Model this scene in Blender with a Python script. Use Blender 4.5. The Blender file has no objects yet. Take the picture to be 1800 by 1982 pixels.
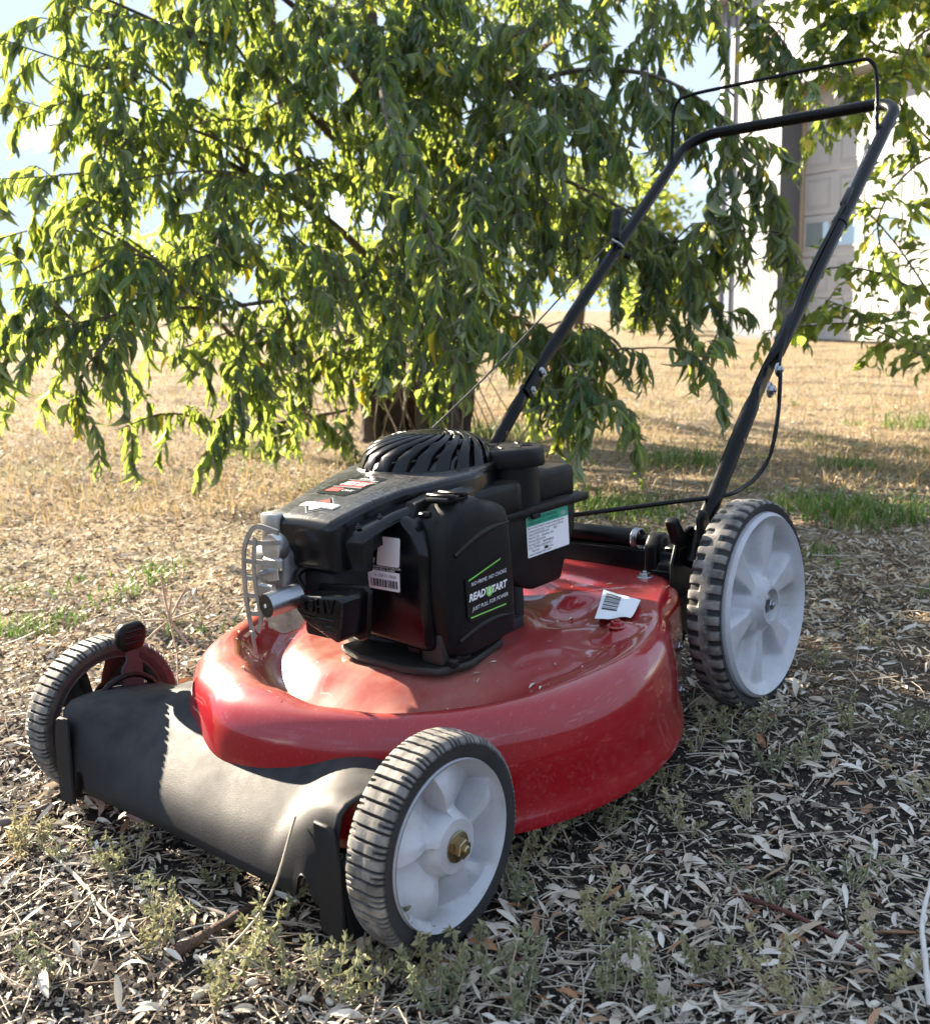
import bpy, bmesh, math, random
import numpy as np
from mathutils import Vector, Matrix, noise as mnoise
PI = math.pi
R = math.radians
random.seed(7)
rng = np.random.default_rng(11)
S = bpy.context.scene
COL = S.collection

# ------------------------------------------------------------------ camera
CAM_H = 0.60
PITCH = math.atan((798.3 - 600.0) / 1975.6)
cam_d = bpy.data.cameras.new('camera')
cam = bpy.data.objects.new('camera', cam_d)
COL.objects.link(cam)
cam.location = (0, 0, CAM_H)
cam.rotation_euler = (PI / 2 - PITCH, 0, 0)
cam_d.sensor_fit = 'HORIZONTAL'
cam_d.sensor_width = 36.0
cam_d.lens = 36.0 * 1975.6 / 1800.0
cam_d.shift_y = -192.7 / 1800.0
cam_d.clip_start = 0.02
cam_d.clip_end = 2000
cam_d.dof.use_dof = True
cam_d.dof.focus_distance = 1.25
cam_d.dof.aperture_fstop = 11.0
S.camera = cam

# ------------------------------------------------------------------ sun and sky
SUN = Vector((-0.671, 0.645, 0.345)).normalized()
SUN_EL = math.asin(SUN.z)
SUN_AZ = math.atan2(SUN.x, SUN.y)
sun_d = bpy.data.lights.new('sun', 'SUN')
sun = bpy.data.objects.new('sun', sun_d)
COL.objects.link(sun)
sun.rotation_euler = SUN.to_track_quat('Z', 'Y').to_euler()
sun_d.energy = 4.4
sun_d.angle = R(0.55)
sun_d.color = (1.0, 0.86, 0.67)

world = bpy.data.worlds.new('World')
S.world = world
world.use_nodes = True
wn, wl = world.node_tree.nodes, world.node_tree.links
wn.clear()
w_out = wn.new('ShaderNodeOutputWorld')
w_bg = wn.new('ShaderNodeBackground')
w_sky = wn.new('ShaderNodeTexSky')
w_sky.sky_type = 'NISHITA'
w_sky.sun_disc = False
w_sky.sun_elevation = SUN_EL
w_sky.sun_rotation = SUN_AZ
w_sky.air_density = 1.0
w_sky.dust_density = 0.3
w_sky.ozone_density = 2.0
w_bg.inputs['Strength'].default_value = 0.15
# clouds: white puffs mixed into the sky by noise on the view direction
w_tc = wn.new('ShaderNodeTexCoord')
w_map = wn.new('ShaderNodeMapping')
w_map.inputs['Scale'].default_value = (1.0, 1.0, 2.6)
w_noise = wn.new('ShaderNodeTexNoise')
w_noise.inputs['Scale'].default_value = 3.2
w_noise.inputs['Detail'].default_value = 8.0
w_noise.inputs['Roughness'].default_value = 0.58
w_ramp = wn.new('ShaderNodeValToRGB')
w_ramp.color_ramp.elements[0].position = 0.20
w_ramp.color_ramp.elements[1].position = 0.44
w_mix = wn.new('ShaderNodeMixRGB')
w_mix.inputs['Color2'].default_value = (0.80, 0.98, 1.28, 1)
wl.new(w_tc.outputs['Generated'], w_map.inputs['Vector'])
wl.new(w_map.outputs['Vector'], w_noise.inputs['Vector'])
wl.new(w_noise.outputs['Fac'], w_ramp.inputs['Fac'])
wl.new(w_ramp.outputs['Color'], w_mix.inputs['Fac'])
wl.new(w_sky.outputs['Color'], w_mix.inputs['Color1'])
wl.new(w_mix.outputs['Color'], w_bg.inputs['Color'])
wl.new(w_bg.outputs['Background'], w_out.inputs['Surface'])

S.view_settings.view_transform = 'Standard'
S.view_settings.look = 'None'
S.view_settings.gamma = 1.0
S.view_settings.exposure = 2.8
S.view_settings.use_curve_mapping = False
S.render.engine = 'CYCLES'
S.cycles.use_denoising = True
S.cycles.max_bounces = 8
S.cycles.transparent_max_bounces = 8
S.cycles.caustics_reflective = False
S.cycles.caustics_refractive = False


def P(px, py, d):
    """a place in the world: the direction of a point of the view, d metres deep"""
    x = (px - 900) / 1975.6 * d
    u = -(py - 798.3) / 1975.6 * d
    c, s = math.cos(PITCH), math.sin(PITCH)
    return Vector((x, d * c + u * s, CAM_H - d * s + u * c))


# ------------------------------------------------------------------ helpers
def tag(o, label=None, cat=None, group=None, kind=None):
    if label: o['label'] = label
    if cat: o['category'] = cat
    if group: o['group'] = group
    if kind: o['kind'] = kind
    return o


def empty(name, loc=(0, 0, 0), parent=None):
    o = bpy.data.objects.new(name, None)
    COL.objects.link(o)
    o.location = loc
    o.empty_display_size = 0.05
    if parent: o.parent = parent
    return o


def link(name, me, mat=None, parent=None, loc=None, smooth=None):
    if mat is not None:
        for m in (mat if isinstance(mat, (list, tuple)) else [mat]):
            me.materials.append(m)
    o = bpy.data.objects.new(name, me)
    COL.objects.link(o)
    if parent: o.parent = parent
    if loc is not None: o.location = loc
    if smooth is not None:
        me.shade_smooth()
        if smooth < 179: me.set_sharp_from_angle(angle=R(smooth))
    return o


def mesh(name, v, f, mat=None, parent=None, loc=None, smooth=40, attrs=None):
    me = bpy.data.meshes.new(name)
    v = np.asarray(v, dtype=np.float32)
    if isinstance(f, np.ndarray):
        n, k = f.shape
        me.vertices.add(len(v)); me.vertices.foreach_set('co', v.ravel())
        me.loops.add(n * k); me.loops.foreach_set('vertex_index', f.astype(np.int32).ravel())
        me.polygons.add(n)
        me.polygons.foreach_set('loop_start', np.arange(0, n * k, k, dtype=np.int32))
        me.polygons.foreach_set('loop_total', np.full(n, k, dtype=np.int32))
        me.update(calc_edges=True)
    else:
        me.from_pydata([tuple(map(float, q)) for q in v], [], f)
    if attrs:
        for an, av in attrs.items():
            a = me.attributes.new(an, 'FLOAT', 'POINT')
            a.data.foreach_set('value', np.asarray(av, dtype=np.float32))
    me.validate()
    return link(name, me, mat, parent, loc, smooth)


def from_bm(name, bm, mat=None, parent=None, loc=None, smooth=40):
    bmesh.ops.recalc_face_normals(bm, faces=bm.faces)
    me = bpy.data.meshes.new(name)
    bm.to_mesh(me); bm.free()
    return link(name, me, mat, parent, loc, smooth)


def bm_prism(poly, axis, a, b, bevel=0.0, seg=2, bm=None):
    """polygon in the two other axes, extruded along axis from a to b, edges bevelled"""
    new = bmesh.new()
    ix = [i for i in range(3) if i != axis]
    lo, hi = [], []
    for q in poly:
        for t, L in ((a, lo), (b, hi)):
            c = [0, 0, 0]; c[axis] = t; c[ix[0]] = q[0]; c[ix[1]] = q[1]
            L.append(new.verts.new(c))
    n = len(poly)
    new.faces.new(lo); new.faces.new(hi[::-1])
    for i in range(n):
        j = (i + 1) % n
        new.faces.new((lo[j], lo[i], hi[i], hi[j]))
    bmesh.ops.recalc_face_normals(new, faces=new.faces)
    if bevel > 0:
        bmesh.ops.bevel(new, geom=list(new.edges), offset=bevel, segments=seg, profile=0.5, affect='EDGES', clamp_overlap=True)
    if bm is not None:
        merge(bm, new); return bm
    return new


def bm_box(x0, x1, y0, y1, z0, z1, bevel=0.0, seg=2, bm=None):
    return bm_prism([(x0, y0), (x1, y0), (x1, y1), (x0, y1)], 2, z0, z1, bevel, seg, bm)


def merge(bm, other, free=True):
    me = bpy.data.meshes.new('tmp')
    other.to_mesh(me)
    bm.from_mesh(me)
    bpy.data.meshes.remove(me)
    if free: other.free()


def smooth_path(pts, n=8):
    """Catmull-Rom through pts"""
    pts = [Vector(q) for q in pts]
    if len(pts) < 3: return pts
    out = []
    P_ = [pts[0] * 2 - pts[1]] + pts + [pts[-1] * 2 - pts[-2]]
    for i in range(1, len(P_) - 2):
        a, b, c, d = P_[i - 1:i + 3]
        for k in range(n):
            t = k / n
            out.append(0.5 * ((2 * b) + (c - a) * t + (2 * a - 5 * b + 4 * c - d) * t * t + (3 * b - a - 3 * c + d) * t ** 3))
    out.append(pts[-1])
    return out


def tube_arrays(path, rad, seg=8, cap=True, squash=None):
    """vertices and faces of a tube; rad a number or one per point; squash: per-point (sx, sy) in the local frame"""
    path = [Vector(q) for q in path]
    n = len(path)
    rad = [rad] * n if np.isscalar(rad) else list(rad)
    V, F = [], []
    t0 = (path[1] - path[0]).normalized()
    ref = Vector((0, 0, 1)) if abs(t0.z) < 0.9 else Vector((0, 1, 0))
    u = t0.cross(ref).normalized()
    for i in range(n):
        t = (path[min(i + 1, n - 1)] - path[max(i - 1, 0)]).normalized()
        u = (u - t * u.dot(t)).normalized()
        w = t.cross(u)
        sx, sy = (1, 1) if squash is None else squash[i]
        for k in range(seg):
            a = 2 * PI * k / seg
            V.append(path[i] + u * (math.cos(a) * rad[i] * sx) + w * (math.sin(a) * rad[i] * sy))
    for i in range(n - 1):
        for k in range(seg):
            k2 = (k + 1) % seg
            F.append((i * seg + k, i * seg + k2, (i + 1) * seg + k2, (i + 1) * seg + k))
    if cap:
        F.append(tuple(range(seg))[::-1]); F.append(tuple((n - 1) * seg + k for k in range(seg)))
    return V, F


def tube(name, path, rad, mat, parent=None, seg=10, squash=None, smooth=50):
    V, F = tube_arrays(path, rad, seg, True, squash)
    return mesh(name, V, F, mat, parent, None, smooth)


def lathe_arrays(prof, center, axis='z', seg=32, closed_ends=True):
    """prof: list of (r, h); turned about axis through center"""
    V, F = [], []
    c = Vector(center)
    for r, h in prof:
        for k in range(seg):
            a = 2 * PI * k / seg
            x, y = r * math.cos(a), r * math.sin(a)
            q = {'z': Vector((x, y, h)), 'y': Vector((x, h, -y)), 'x': Vector((h, x, y))}[axis]
            V.append(c + q)
    n = len(prof)
    for i in range(n - 1):
        for k in range(seg):
            k2 = (k + 1) % seg
            F.append((i * seg + k, i * seg + k2, (i + 1) * seg + k2, (i + 1) * seg + k))
    if closed_ends:
        F.append(tuple(range(seg))[::-1]); F.append(tuple((n - 1) * seg + k for k in range(seg)))
    return V, F


def lathe(name, prof, center, mat, parent=None, axis='z', seg=32, smooth=40):
    V, F = lathe_arrays(prof, center, axis, seg)
    bm = bmesh.new()
    vs = [bm.verts.new(v) for v in V]
    for f in F: bm.faces.new([vs[i] for i in f])
    return from_bm(name, bm, mat, parent, None, smooth)


def grid_faces(nu, nv, wrap=False, off=0):
    F = []
    for i in range(nu - (0 if wrap else 1)):
        i2 = (i + 1) % nu
        for j in range(nv - 1):
            F.append((off + i * nv + j, off + i2 * nv + j, off + i2 * nv + j + 1, off + i * nv + j + 1))
    return F


def loft(name, rings, mat, parent=None, caps=True, smooth=40, closed=True):
    n = len(rings[0]); V, F = [], []
    for r in rings: V += [tuple(q) for q in r]
    for i in range(len(rings) - 1):
        for k in range(n if closed else n - 1):
            k2 = (k + 1) % n
            F.append((i * n + k, i * n + k2, (i + 1) * n + k2, (i + 1) * n + k))
    if caps:
        F.append(tuple(range(n))[::-1]); F.append(tuple((len(rings) - 1) * n + k for k in range(n)))
    bm = bmesh.new()
    vs = [bm.verts.new(v) for v in V]
    for f in F: bm.faces.new([vs[i] for i in f])
    return from_bm(name, bm, mat, parent, None, smooth)


def text_verts(s, size, align='LEFT', shear=0.0, bold=0.0):
    cu = bpy.data.curves.new('text', 'FONT')
    cu.body = s; cu.size = size; cu.align_x = align; cu.shear = shear; cu.offset = bold
    cu.resolution_u = 2
    o = bpy.data.objects.new('text', cu)
    COL.objects.link(o)
    dg = bpy.context.evaluated_depsgraph_get()
    me = bpy.data.meshes.new_from_object(o.evaluated_get(dg))
    V = [v.co.copy() for v in me.vertices]
    F = [tuple(p.vertices) for p in me.polygons]
    bpy.data.objects.remove(o); bpy.data.meshes.remove(me); bpy.data.curves.remove(cu)
    return V, F


def smoothstep(a, b, x):
    t = np.clip((np.asarray(x, float) - a) / (b - a), 0, 1)
    return t * t * (3 - 2 * t)


# ------------------------------------------------------------------ materials
def mat_new(name):
    m = bpy.data.materials.new(name)
    m.use_nodes = True
    nt = m.node_tree
    b = nt.nodes['Principled BSDF']
    return m, nt, b


def N(nt, typ, **kw):
    n = nt.nodes.new(typ)
    for k, v in kw.items():
        if k.startswith('_'): setattr(n, k[1:], v)
        else: n.inputs[k.replace('__', ' ')].default_value = v
    return n


def rgba(c): return (c[0], c[1], c[2], 1.0)


def noise_fac(nt, scale, lo, hi, detail=5, rough=0.6, coord='Object', stretch=None, dist=0.0):
    tc = N(nt, 'ShaderNodeTexCoord')
    src = tc.outputs[coord]
    if stretch:
        mp = N(nt, 'ShaderNodeMapping'); mp.inputs['Scale'].default_value = stretch
        nt.links.new(src, mp.inputs['Vector']); src = mp.outputs['Vector']
    nz = N(nt, 'ShaderNodeTexNoise', Scale=scale, Detail=detail, Roughness=rough, Distortion=dist)
    nt.links.new(src, nz.inputs['Vector'])
    mr = N(nt, 'ShaderNodeMapRange')
    mr.inputs['From Min'].default_value = lo; mr.inputs['From Max'].default_value = hi
    nt.links.new(nz.outputs['Fac'], mr.inputs['Value'])
    return mr.outputs['Result']


def math_n(nt, op, a, b=None, clamp=False):
    n = N(nt, 'ShaderNodeMath', _operation=op, _use_clamp=clamp)
    for i, q in enumerate((a, b)):
        if q is None: continue
        if isinstance(q, (int, float)): n.inputs[i].default_value = q
        else: nt.links.new(q, n.inputs[i])
    return n.outputs[0]


def mix_c(nt, fac, a, b, mode='MIX'):
    n = N(nt, 'ShaderNodeMixRGB', _blend_type=mode)
    for k, q in (('Fac', fac), ('Color1', a), ('Color2', b)):
        if isinstance(q, (int, float)): n.inputs[k].default_value = q
        elif isinstance(q, (tuple, list)): n.inputs[k].default_value = rgba(q)
        else: nt.links.new(q, n.inputs[k])
    return n.outputs['Color']


def up_fac(nt, lo=0.4, hi=0.95):
    """how far a surface of the thing faces the sky: where dust settles"""
    tc = N(nt, 'ShaderNodeTexCoord')
    sp = N(nt, 'ShaderNodeSeparateXYZ')
    nt.links.new(tc.outputs['Normal'], sp.inputs[0])
    mr = N(nt, 'ShaderNodeMapRange')
    mr.inputs['From Min'].default_value = lo; mr.inputs['From Max'].default_value = hi
    nt.links.new(sp.outputs['Z'], mr.inputs['Value'])
    return mr.outputs['Result']


def bump(nt, b, height, strength=0.3, distance=0.002):
    n = N(nt, 'ShaderNodeBump', Strength=strength, Distance=distance)
    nt.links.new(height, n.inputs['Height'])
    nt.links.new(n.outputs['Normal'], b.inputs['Normal'])


def simple(name, col, rough=0.5, metal=0.0, coat=0.0, var=0.0, vscale=30, dust=0.0, dust_col=(0.33, 0.27, 0.2), bumps=0.0, bscale=600, spec=0.5):
    m, nt, b = mat_new(name)
    b.inputs['Base Color'].default_value = rgba(col)
    b.inputs['Roughness'].default_value = rough
    b.inputs['Metallic'].default_value = metal
    b.inputs['Coat Weight'].default_value = coat
    b.inputs['Coat Roughness'].default_value = 0.08
    b.inputs['Specular IOR Level'].default_value = spec
    c = None
    if var > 0:
        f = noise_fac(nt, vscale, 0.3, 0.7)
        c = mix_c(nt, f, tuple(x * (1 - var) for x in col), tuple(min(1, x * (1 + var)) for x in col))
        nt.links.new(c, b.inputs['Base Color'])
        r = N(nt, 'ShaderNodeMapRange'); r.inputs['To Min'].default_value = max(0.02, rough - 0.1); r.inputs['To Max'].default_value = min(1, rough + 0.12)
        nt.links.new(f, r.inputs['Value']); nt.links.new(r.outputs['Result'], b.inputs['Roughness'])
    if dust > 0:
        u = up_fac(nt, 0.2, 0.95)
        f1 = noise_fac(nt, 22, 0.35, 0.75)
        f2 = math_n(nt, 'MULTIPLY', u, f1)
        f3 = math_n(nt, 'MULTIPLY', f2, dust, True)
        c = mix_c(nt, f3, c if c is not None else col, dust_col)
        nt.links.new(c, b.inputs['Base Color'])
    if bumps > 0:
        bump(nt, b, noise_fac(nt, bscale, 0.2, 0.8, 3), bumps, 0.0006)
    return m


M = {}
M['black_plastic'] = simple('black_plastic', (0.0035, 0.0036, 0.0042), 0.36, var=0.25, vscale=18, dust=0.05, bumps=0.15, spec=0.2)
M['black_shell'] = simple('black_shell', (0.0030, 0.0036, 0.0048), 0.20, var=0.2, vscale=25, dust=0.05, bumps=0.06, spec=0.30)
M['tank_plastic'] = simple('tank_plastic', (0.0050, 0.0049, 0.0050), 0.42, var=0.25, vscale=40, dust=0.14, bumps=0.3, bscale=900, spec=0.2)
M['shield_plastic'] = simple('shield_plastic', (0.011, 0.0118, 0.0145), 0.60, var=0.25, vscale=14, dust=0.22, dust_col=(0.20, 0.18, 0.15), bumps=0.35, bscale=800, spec=0.25)
M['black_paint'] = simple('black_paint', (0.003, 0.003, 0.0035), 0.30, var=0.15, vscale=30, spec=0.16)
M['dark_iron'] = simple('dark_iron', (0.03, 0.027, 0.024), 0.6, 0.4, var=0.3, vscale=40)
M['dark_cast'] = simple('dark_cast', (0.008, 0.008, 0.008), 0.7, 0.0, var=0.3, vscale=40)
M['zinc'] = simple('zinc', (0.36, 0.37, 0.39), 0.34, 1.0, var=0.12, vscale=60)
M['lever_steel'] = simple('lever_steel', (0.022, 0.022, 0.026), 0.55, 0.0, var=0.3, vscale=45)
M['steel'] = simple('steel', (0.50, 0.50, 0.50), 0.33, 0.9, var=0.2, vscale=45)
M['muffler_steel'] = simple('muffler_steel', (0.20, 0.20, 0.205), 0.45, 0.8, var=0.3, vscale=45)
M['guard_metal'] = simple('guard_metal', (0.34, 0.335, 0.32), 0.42, 0.75, var=0.15, vscale=35)
M['brass'] = simple('brass', (0.34, 0.275, 0.165), 0.3, 1.0, var=0.2, vscale=80)
M['label_white'] = simple('label_white', (0.80, 0.81, 0.83), 0.4)
M['label_black'] = simple('label_black', (0.008, 0.008, 0.009), 0.25)
M['ink'] = simple('ink', (0.02, 0.02, 0.025), 0.5)
M['ink_white'] = simple('ink_white', (0.75, 0.75, 0.75), 0.4)
M['ink_green'] = simple('ink_green', (0.22, 0.62, 0.10), 0.4)
M['label_green'] = simple('label_green', (0.02, 0.36, 0.22), 0.4)
M['label_red'] = simple('label_red', (0.45, 0.06, 0.05), 0.4)
M['label_grey'] = simple('label_grey', (0.35, 0.35, 0.36), 0.4)
M['rope'] = simple('rope', (0.06, 0.054, 0.046), 0.8, var=0.3, vscale=300)
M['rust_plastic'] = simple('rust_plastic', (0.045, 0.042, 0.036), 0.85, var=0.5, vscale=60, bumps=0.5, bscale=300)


def make_paint():
    m, nt, b = mat_new('red_paint')
    b.inputs['Roughness'].default_value = 0.3
    b.inputs['Coat Weight'].default_value = 0.85
    b.inputs['Specular IOR Level'].default_value = 0.2
    b.inputs['Coat Roughness'].default_value = 0.09
    u = up_fac(nt, 0.78, 1.0)
    f1 = noise_fac(nt, 7, 0.25, 0.62, 6, 0.62, dist=0.6)
    f2 = noise_fac(nt, 60, 0.2, 0.8, 4, 0.7)
    d = math_n(nt, 'MULTIPLY', u, math_n(nt, 'ADD', math_n(nt, 'MULTIPLY', f1, 0.75), math_n(nt, 'MULTIPLY', f2, 0.25)), True)
    # the dust lies in the trough round the engine
    tc = N(nt, 'ShaderNodeTexCoord'); ds = N(nt, 'ShaderNodeVectorMath', _operation='DISTANCE'); ds.inputs[1].default_value = (0.17, -0.03, 0.15)
    nt.links.new(tc.outputs['Object'], ds.inputs[0])
    mr1 = N(nt, 'ShaderNodeMapRange'); mr1.inputs['From Min'].default_value = 0.215; mr1.inputs['From Max'].default_value = 0.11
    nt.links.new(ds.outputs['Value'], mr1.inputs['Value'])
    d = math_n(nt, 'MULTIPLY', d, math_n(nt, 'ADD', 0.12, math_n(nt, 'MULTIPLY', mr1.outputs['Result'], 0.60)), True)
    scr = noise_fac(nt, 40, 0.60, 0.70, 3, 0.5, stretch=(1, 14, 5))
    base = mix_c(nt, noise_fac(nt, 5, 0.3, 0.7), (0.235, 0.0015, 0.0072), (0.29, 0.0022, 0.0090))
    base = mix_c(nt, math_n(nt, 'MULTIPLY', scr, 0.10), base, (0.55, 0.3, 0.28))
    col = mix_c(nt, d, base, (0.38, 0.325, 0.25))
    nt.links.new(col, b.inputs['Base Color'])
    r = N(nt, 'ShaderNodeMapRange'); r.inputs['To Min'].default_value = 0.28; r.inputs['To Max'].default_value = 0.75
    nt.links.new(d, r.inputs['Value']); nt.links.new(r.outputs['Result'], b.inputs['Roughness'])
    cw = N(nt, 'ShaderNodeMapRange'); cw.inputs['To Min'].default_value = 0.9; cw.inputs['To Max'].default_value = 0.25
    nt.links.new(d, cw.inputs['Value']); nt.links.new(cw.outputs['Result'], b.inputs['Coat Weight'])
    cr = N(nt, 'ShaderNodeMapRange'); cr.inputs['To Min'].default_value = 0.03; cr.inputs['To Max'].default_value = 0.12
    nt.links.new(noise_fac(nt, 9, 0.3, 0.7), cr.inputs['Value']); nt.links.new(cr.outputs['Result'], b.inputs['Coat Roughness'])
    return m


def make_rubber():
    m, nt, b = mat_new('tyre_rubber')
    b.inputs['Roughness'].default_value = 0.75
    at = N(nt, 'ShaderNodeAttribute', _attribute_name='tread')
    f = noise_fac(nt, 45, 0.25, 0.75, 5, 0.65)
    dust = math_n(nt, 'MULTIPLY', at.outputs['Fac'], f, True)
    col = mix_c(nt, dust, mix_c(nt, noise_fac(nt, 30, 0.3, 0.7), (0.012, 0.012, 0.013), (0.024, 0.0235, 0.0235)), (0.27, 0.25, 0.22))
    nt.links.new(col, b.inputs['Base Color'])
    bump(nt, b, noise_fac(nt, 400, 0.2, 0.8, 4), 0.3, 0.0006)
    return m


def make_white_plastic():
    m, nt, b = mat_new('wheel_plastic')
    b.inputs['Roughness'].default_value = 0.33
    f = noise_fac(nt, 14, 0.46, 0.72, 6, 0.7)
    g = noise_fac(nt, 120, 0.64, 0.72, 2, 0.5)
    c = mix_c(nt, math_n(nt, 'MULTIPLY', f, 0.55), (0.43, 0.44, 0.475), (0.27, 0.225, 0.165))
    c = mix_c(nt, math_n(nt, 'MULTIPLY', g, 0.25), c, (0.22, 0.17, 0.12))
    nt.links.new(c, b.inputs['Base Color'])
    return m


def make_shroud():
    """black nose of the engine with a web of fine scratches and a dusty bloom on top"""
    m, nt, b = mat_new('scratched_shell')
    u = up_fac(nt, 0.55, 0.95)
    s1 = noise_fac(nt, 55, 0.56, 0.64, 3, 0.5, stretch=(1, 9, 3), dist=0.4)
    s2 = noise_fac(nt, 60, 0.58, 0.64, 3, 0.5, stretch=(7, 1, 3), dist=0.4)
    s = math_n(nt, 'MAXIMUM', s1, s2)
    haze = noise_fac(nt, 9, 0.3, 0.7)
    d = math_n(nt, 'MULTIPLY', u, math_n(nt, 'ADD', math_n(nt, 'MULTIPLY', s, 0.4), math_n(nt, 'MULTIPLY', haze, 0.55)), True)
    c = mix_c(nt, math_n(nt, 'MULTIPLY', d, 0.45), (0.0045, 0.0050, 0.0062), (0.26, 0.25, 0.235))
    nt.links.new(c, b.inputs['Base Color'])
    b.inputs['Roughness'].default_value = 0.27
    b.inputs['Specular IOR Level'].default_value = 0.35
    r = N(nt, 'ShaderNodeMapRange'); r.inputs['To Min'].default_value = 0.22; r.inputs['To Max'].default_value = 0.5
    nt.links.new(d, r.inputs['Value']); nt.links.new(r.outputs['Result'], b.inputs['Roughness'])
    return m


M['red_paint'] = make_paint()
M['tyre_rubber'] = make_rubber()
M['dusty_rubber'] = simple('dusty_rubber', (0.05, 0.046, 0.040), 0.85, var=0.4, vscale=60, bumps=0.4, bscale=400)
M['wheel_plastic'] = make_white_plastic()
M['shroud'] = make_shroud()

# ------------------------------------------------------------------ where the mower stands (the ground there is tilted a little)
MR = Matrix(((0.6441012, -0.7628077, -0.0570791), (0.7644305, 0.6446013, 0.0116277), (0.0279235, -0.0511224, 0.9983019)))
MOWER_M = Matrix.Translation((-0.249, 1.1271, -0.0200)) @ MR.to_4x4()
GN = np.array([-0.0570791, 0.0116277, 0.9983019])
G0 = np.array([-0.249, 1.1271, -0.0200])
MC = np.array([-0.02, 1.40])


def gz(x, y):
    """height of the ground"""
    x = np.asarray(x, float); y = np.asarray(y, float)
    pl = G0[2] - (GN[0] * (x - G0[0]) + GN[1] * (y - G0[1])) / GN[2]
    d = np.hypot(x - MC[0], y - MC[1])
    w = 1 - smoothstep(1.3, 4.2, d)
    far = np.hypot(x, y)
    roll = 0.03 * np.sin(x * 0.55 + 1.3) * np.cos(y * 0.4) * smoothstep(4, 9, far) + 0.5 * smoothstep(40, 160, far) * (0.6 + 0.4 * np.sin(x * 0.02 + 2))
    micro = 0.006 * np.sin(x * 9.1 + 1.7 * np.sin(y * 5.3)) * np.sin(y * 8.3 + 1.1 * np.sin(x * 6.1)) + 0.003 * np.sin(x * 23 + 3 * np.sin(y * 17)) * np.sin(y * 27)
    return pl * w + roll * (1 - w) + micro * (1 - 0.0 * w) - 0.004


def G(px, py):
    """the ground seen at a point of the view"""
    a, b = P(px, py, 0.0), P(px, py, 1.0)
    d = (b - a)
    t = 0.3
    for _ in range(400):
        q = a + d * t
        h = q.z - float(gz(q.x, q.y))
        if h < 0.0005: break
        t += max(0.0008, h * 0.9)
        if t > 200: break
    return Vector((q.x, q.y, float(gz(q.x, q.y))))


def make_ground():
    rad = np.concatenate([np.linspace(0.05, 3.2, 130), np.geomspace(3.3, 600, 90)])
    na = 420
    # finer in front of the camera
    u = np.linspace(-1, 1, na, endpoint=False)
    ang = PI / 2 + PI * (0.25 * u + 0.75 * u ** 3)
    A, Rr = np.meshgrid(ang, rad, indexing='ij')
    X = Rr * np.cos(A); Y = Rr * np.sin(A) + 0.3
    Z = gz(X, Y)
    V = np.stack([X, Y, Z], -1).reshape(-1, 3)
    F = np.array(grid_faces(na, len(rad), True))
    m, nt, b = mat_new('ground')
    b.inputs['Roughness'].default_value = 0.95
    b.inputs['Specular IOR Level'].default_value = 0.15
    soil = mix_c(nt, noise_fac(nt, 90, 0.3, 0.7, 8, 0.7), (0.020, 0.017, 0.0155), (0.068, 0.058, 0.050))
    bits = noise_fac(nt, 260, 0.60, 0.68, 3, 0.6)
    soil = mix_c(nt, math_n(nt, 'MULTIPLY', bits, 0.7), soil, (0.26, 0.21, 0.15))
    straw = mix_c(nt, noise_fac(nt, 35, 0.3, 0.7, 8, 0.75), (0.12, 0.090, 0.056), (0.38, 0.31, 0.21))
    straw = mix_c(nt, noise_fac(nt, 1.1, 0.40, 0.65, 4, 0.6), straw, (0.31, 0.225, 0.13))
    straw = mix_c(nt, math_n(nt, 'MULTIPLY', noise_fac(nt, 1.7, 0.50, 0.62, 5, 0.65), 0.75), straw, (0.075, 0.056, 0.038))
    straw = mix_c(nt, math_n(nt, 'MULTIPLY', noise_fac(nt, 0.9, 0.55, 0.68, 4, 0.6), 0.4), straw, (0.22, 0.23, 0.09))
    ge = N(nt, 'ShaderNodeNewGeometry'); sp = N(nt, 'ShaderNodeSeparateXYZ')
    nt.links.new(ge.outputs['Position'], sp.inputs[0])
    # bare dark soil under the tree, straw-coloured field beyond
    mr = N(nt, 'ShaderNodeMapRange'); mr.inputs['From Min'].default_value = 1.75; mr.inputs['From Max'].default_value = 2.9
    nt.links.new(math_n(nt, 'ADD', sp.outputs['Y'], math_n(nt, 'MULTIPLY', noise_fac(nt, 2.3, 0.3, 0.7), 0.9)), mr.inputs['Value'])
    nt.links.new(mix_c(nt, mr.outputs['Result'], soil, straw), b.inputs['Base Color'])
    bump(nt, b, noise_fac(nt, 160, 0.2, 0.8, 8, 0.75), 0.9, 0.006)
    return tag(mesh('ground', V, F, m, None, None, 180), kind='structure')
make_ground()

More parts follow.
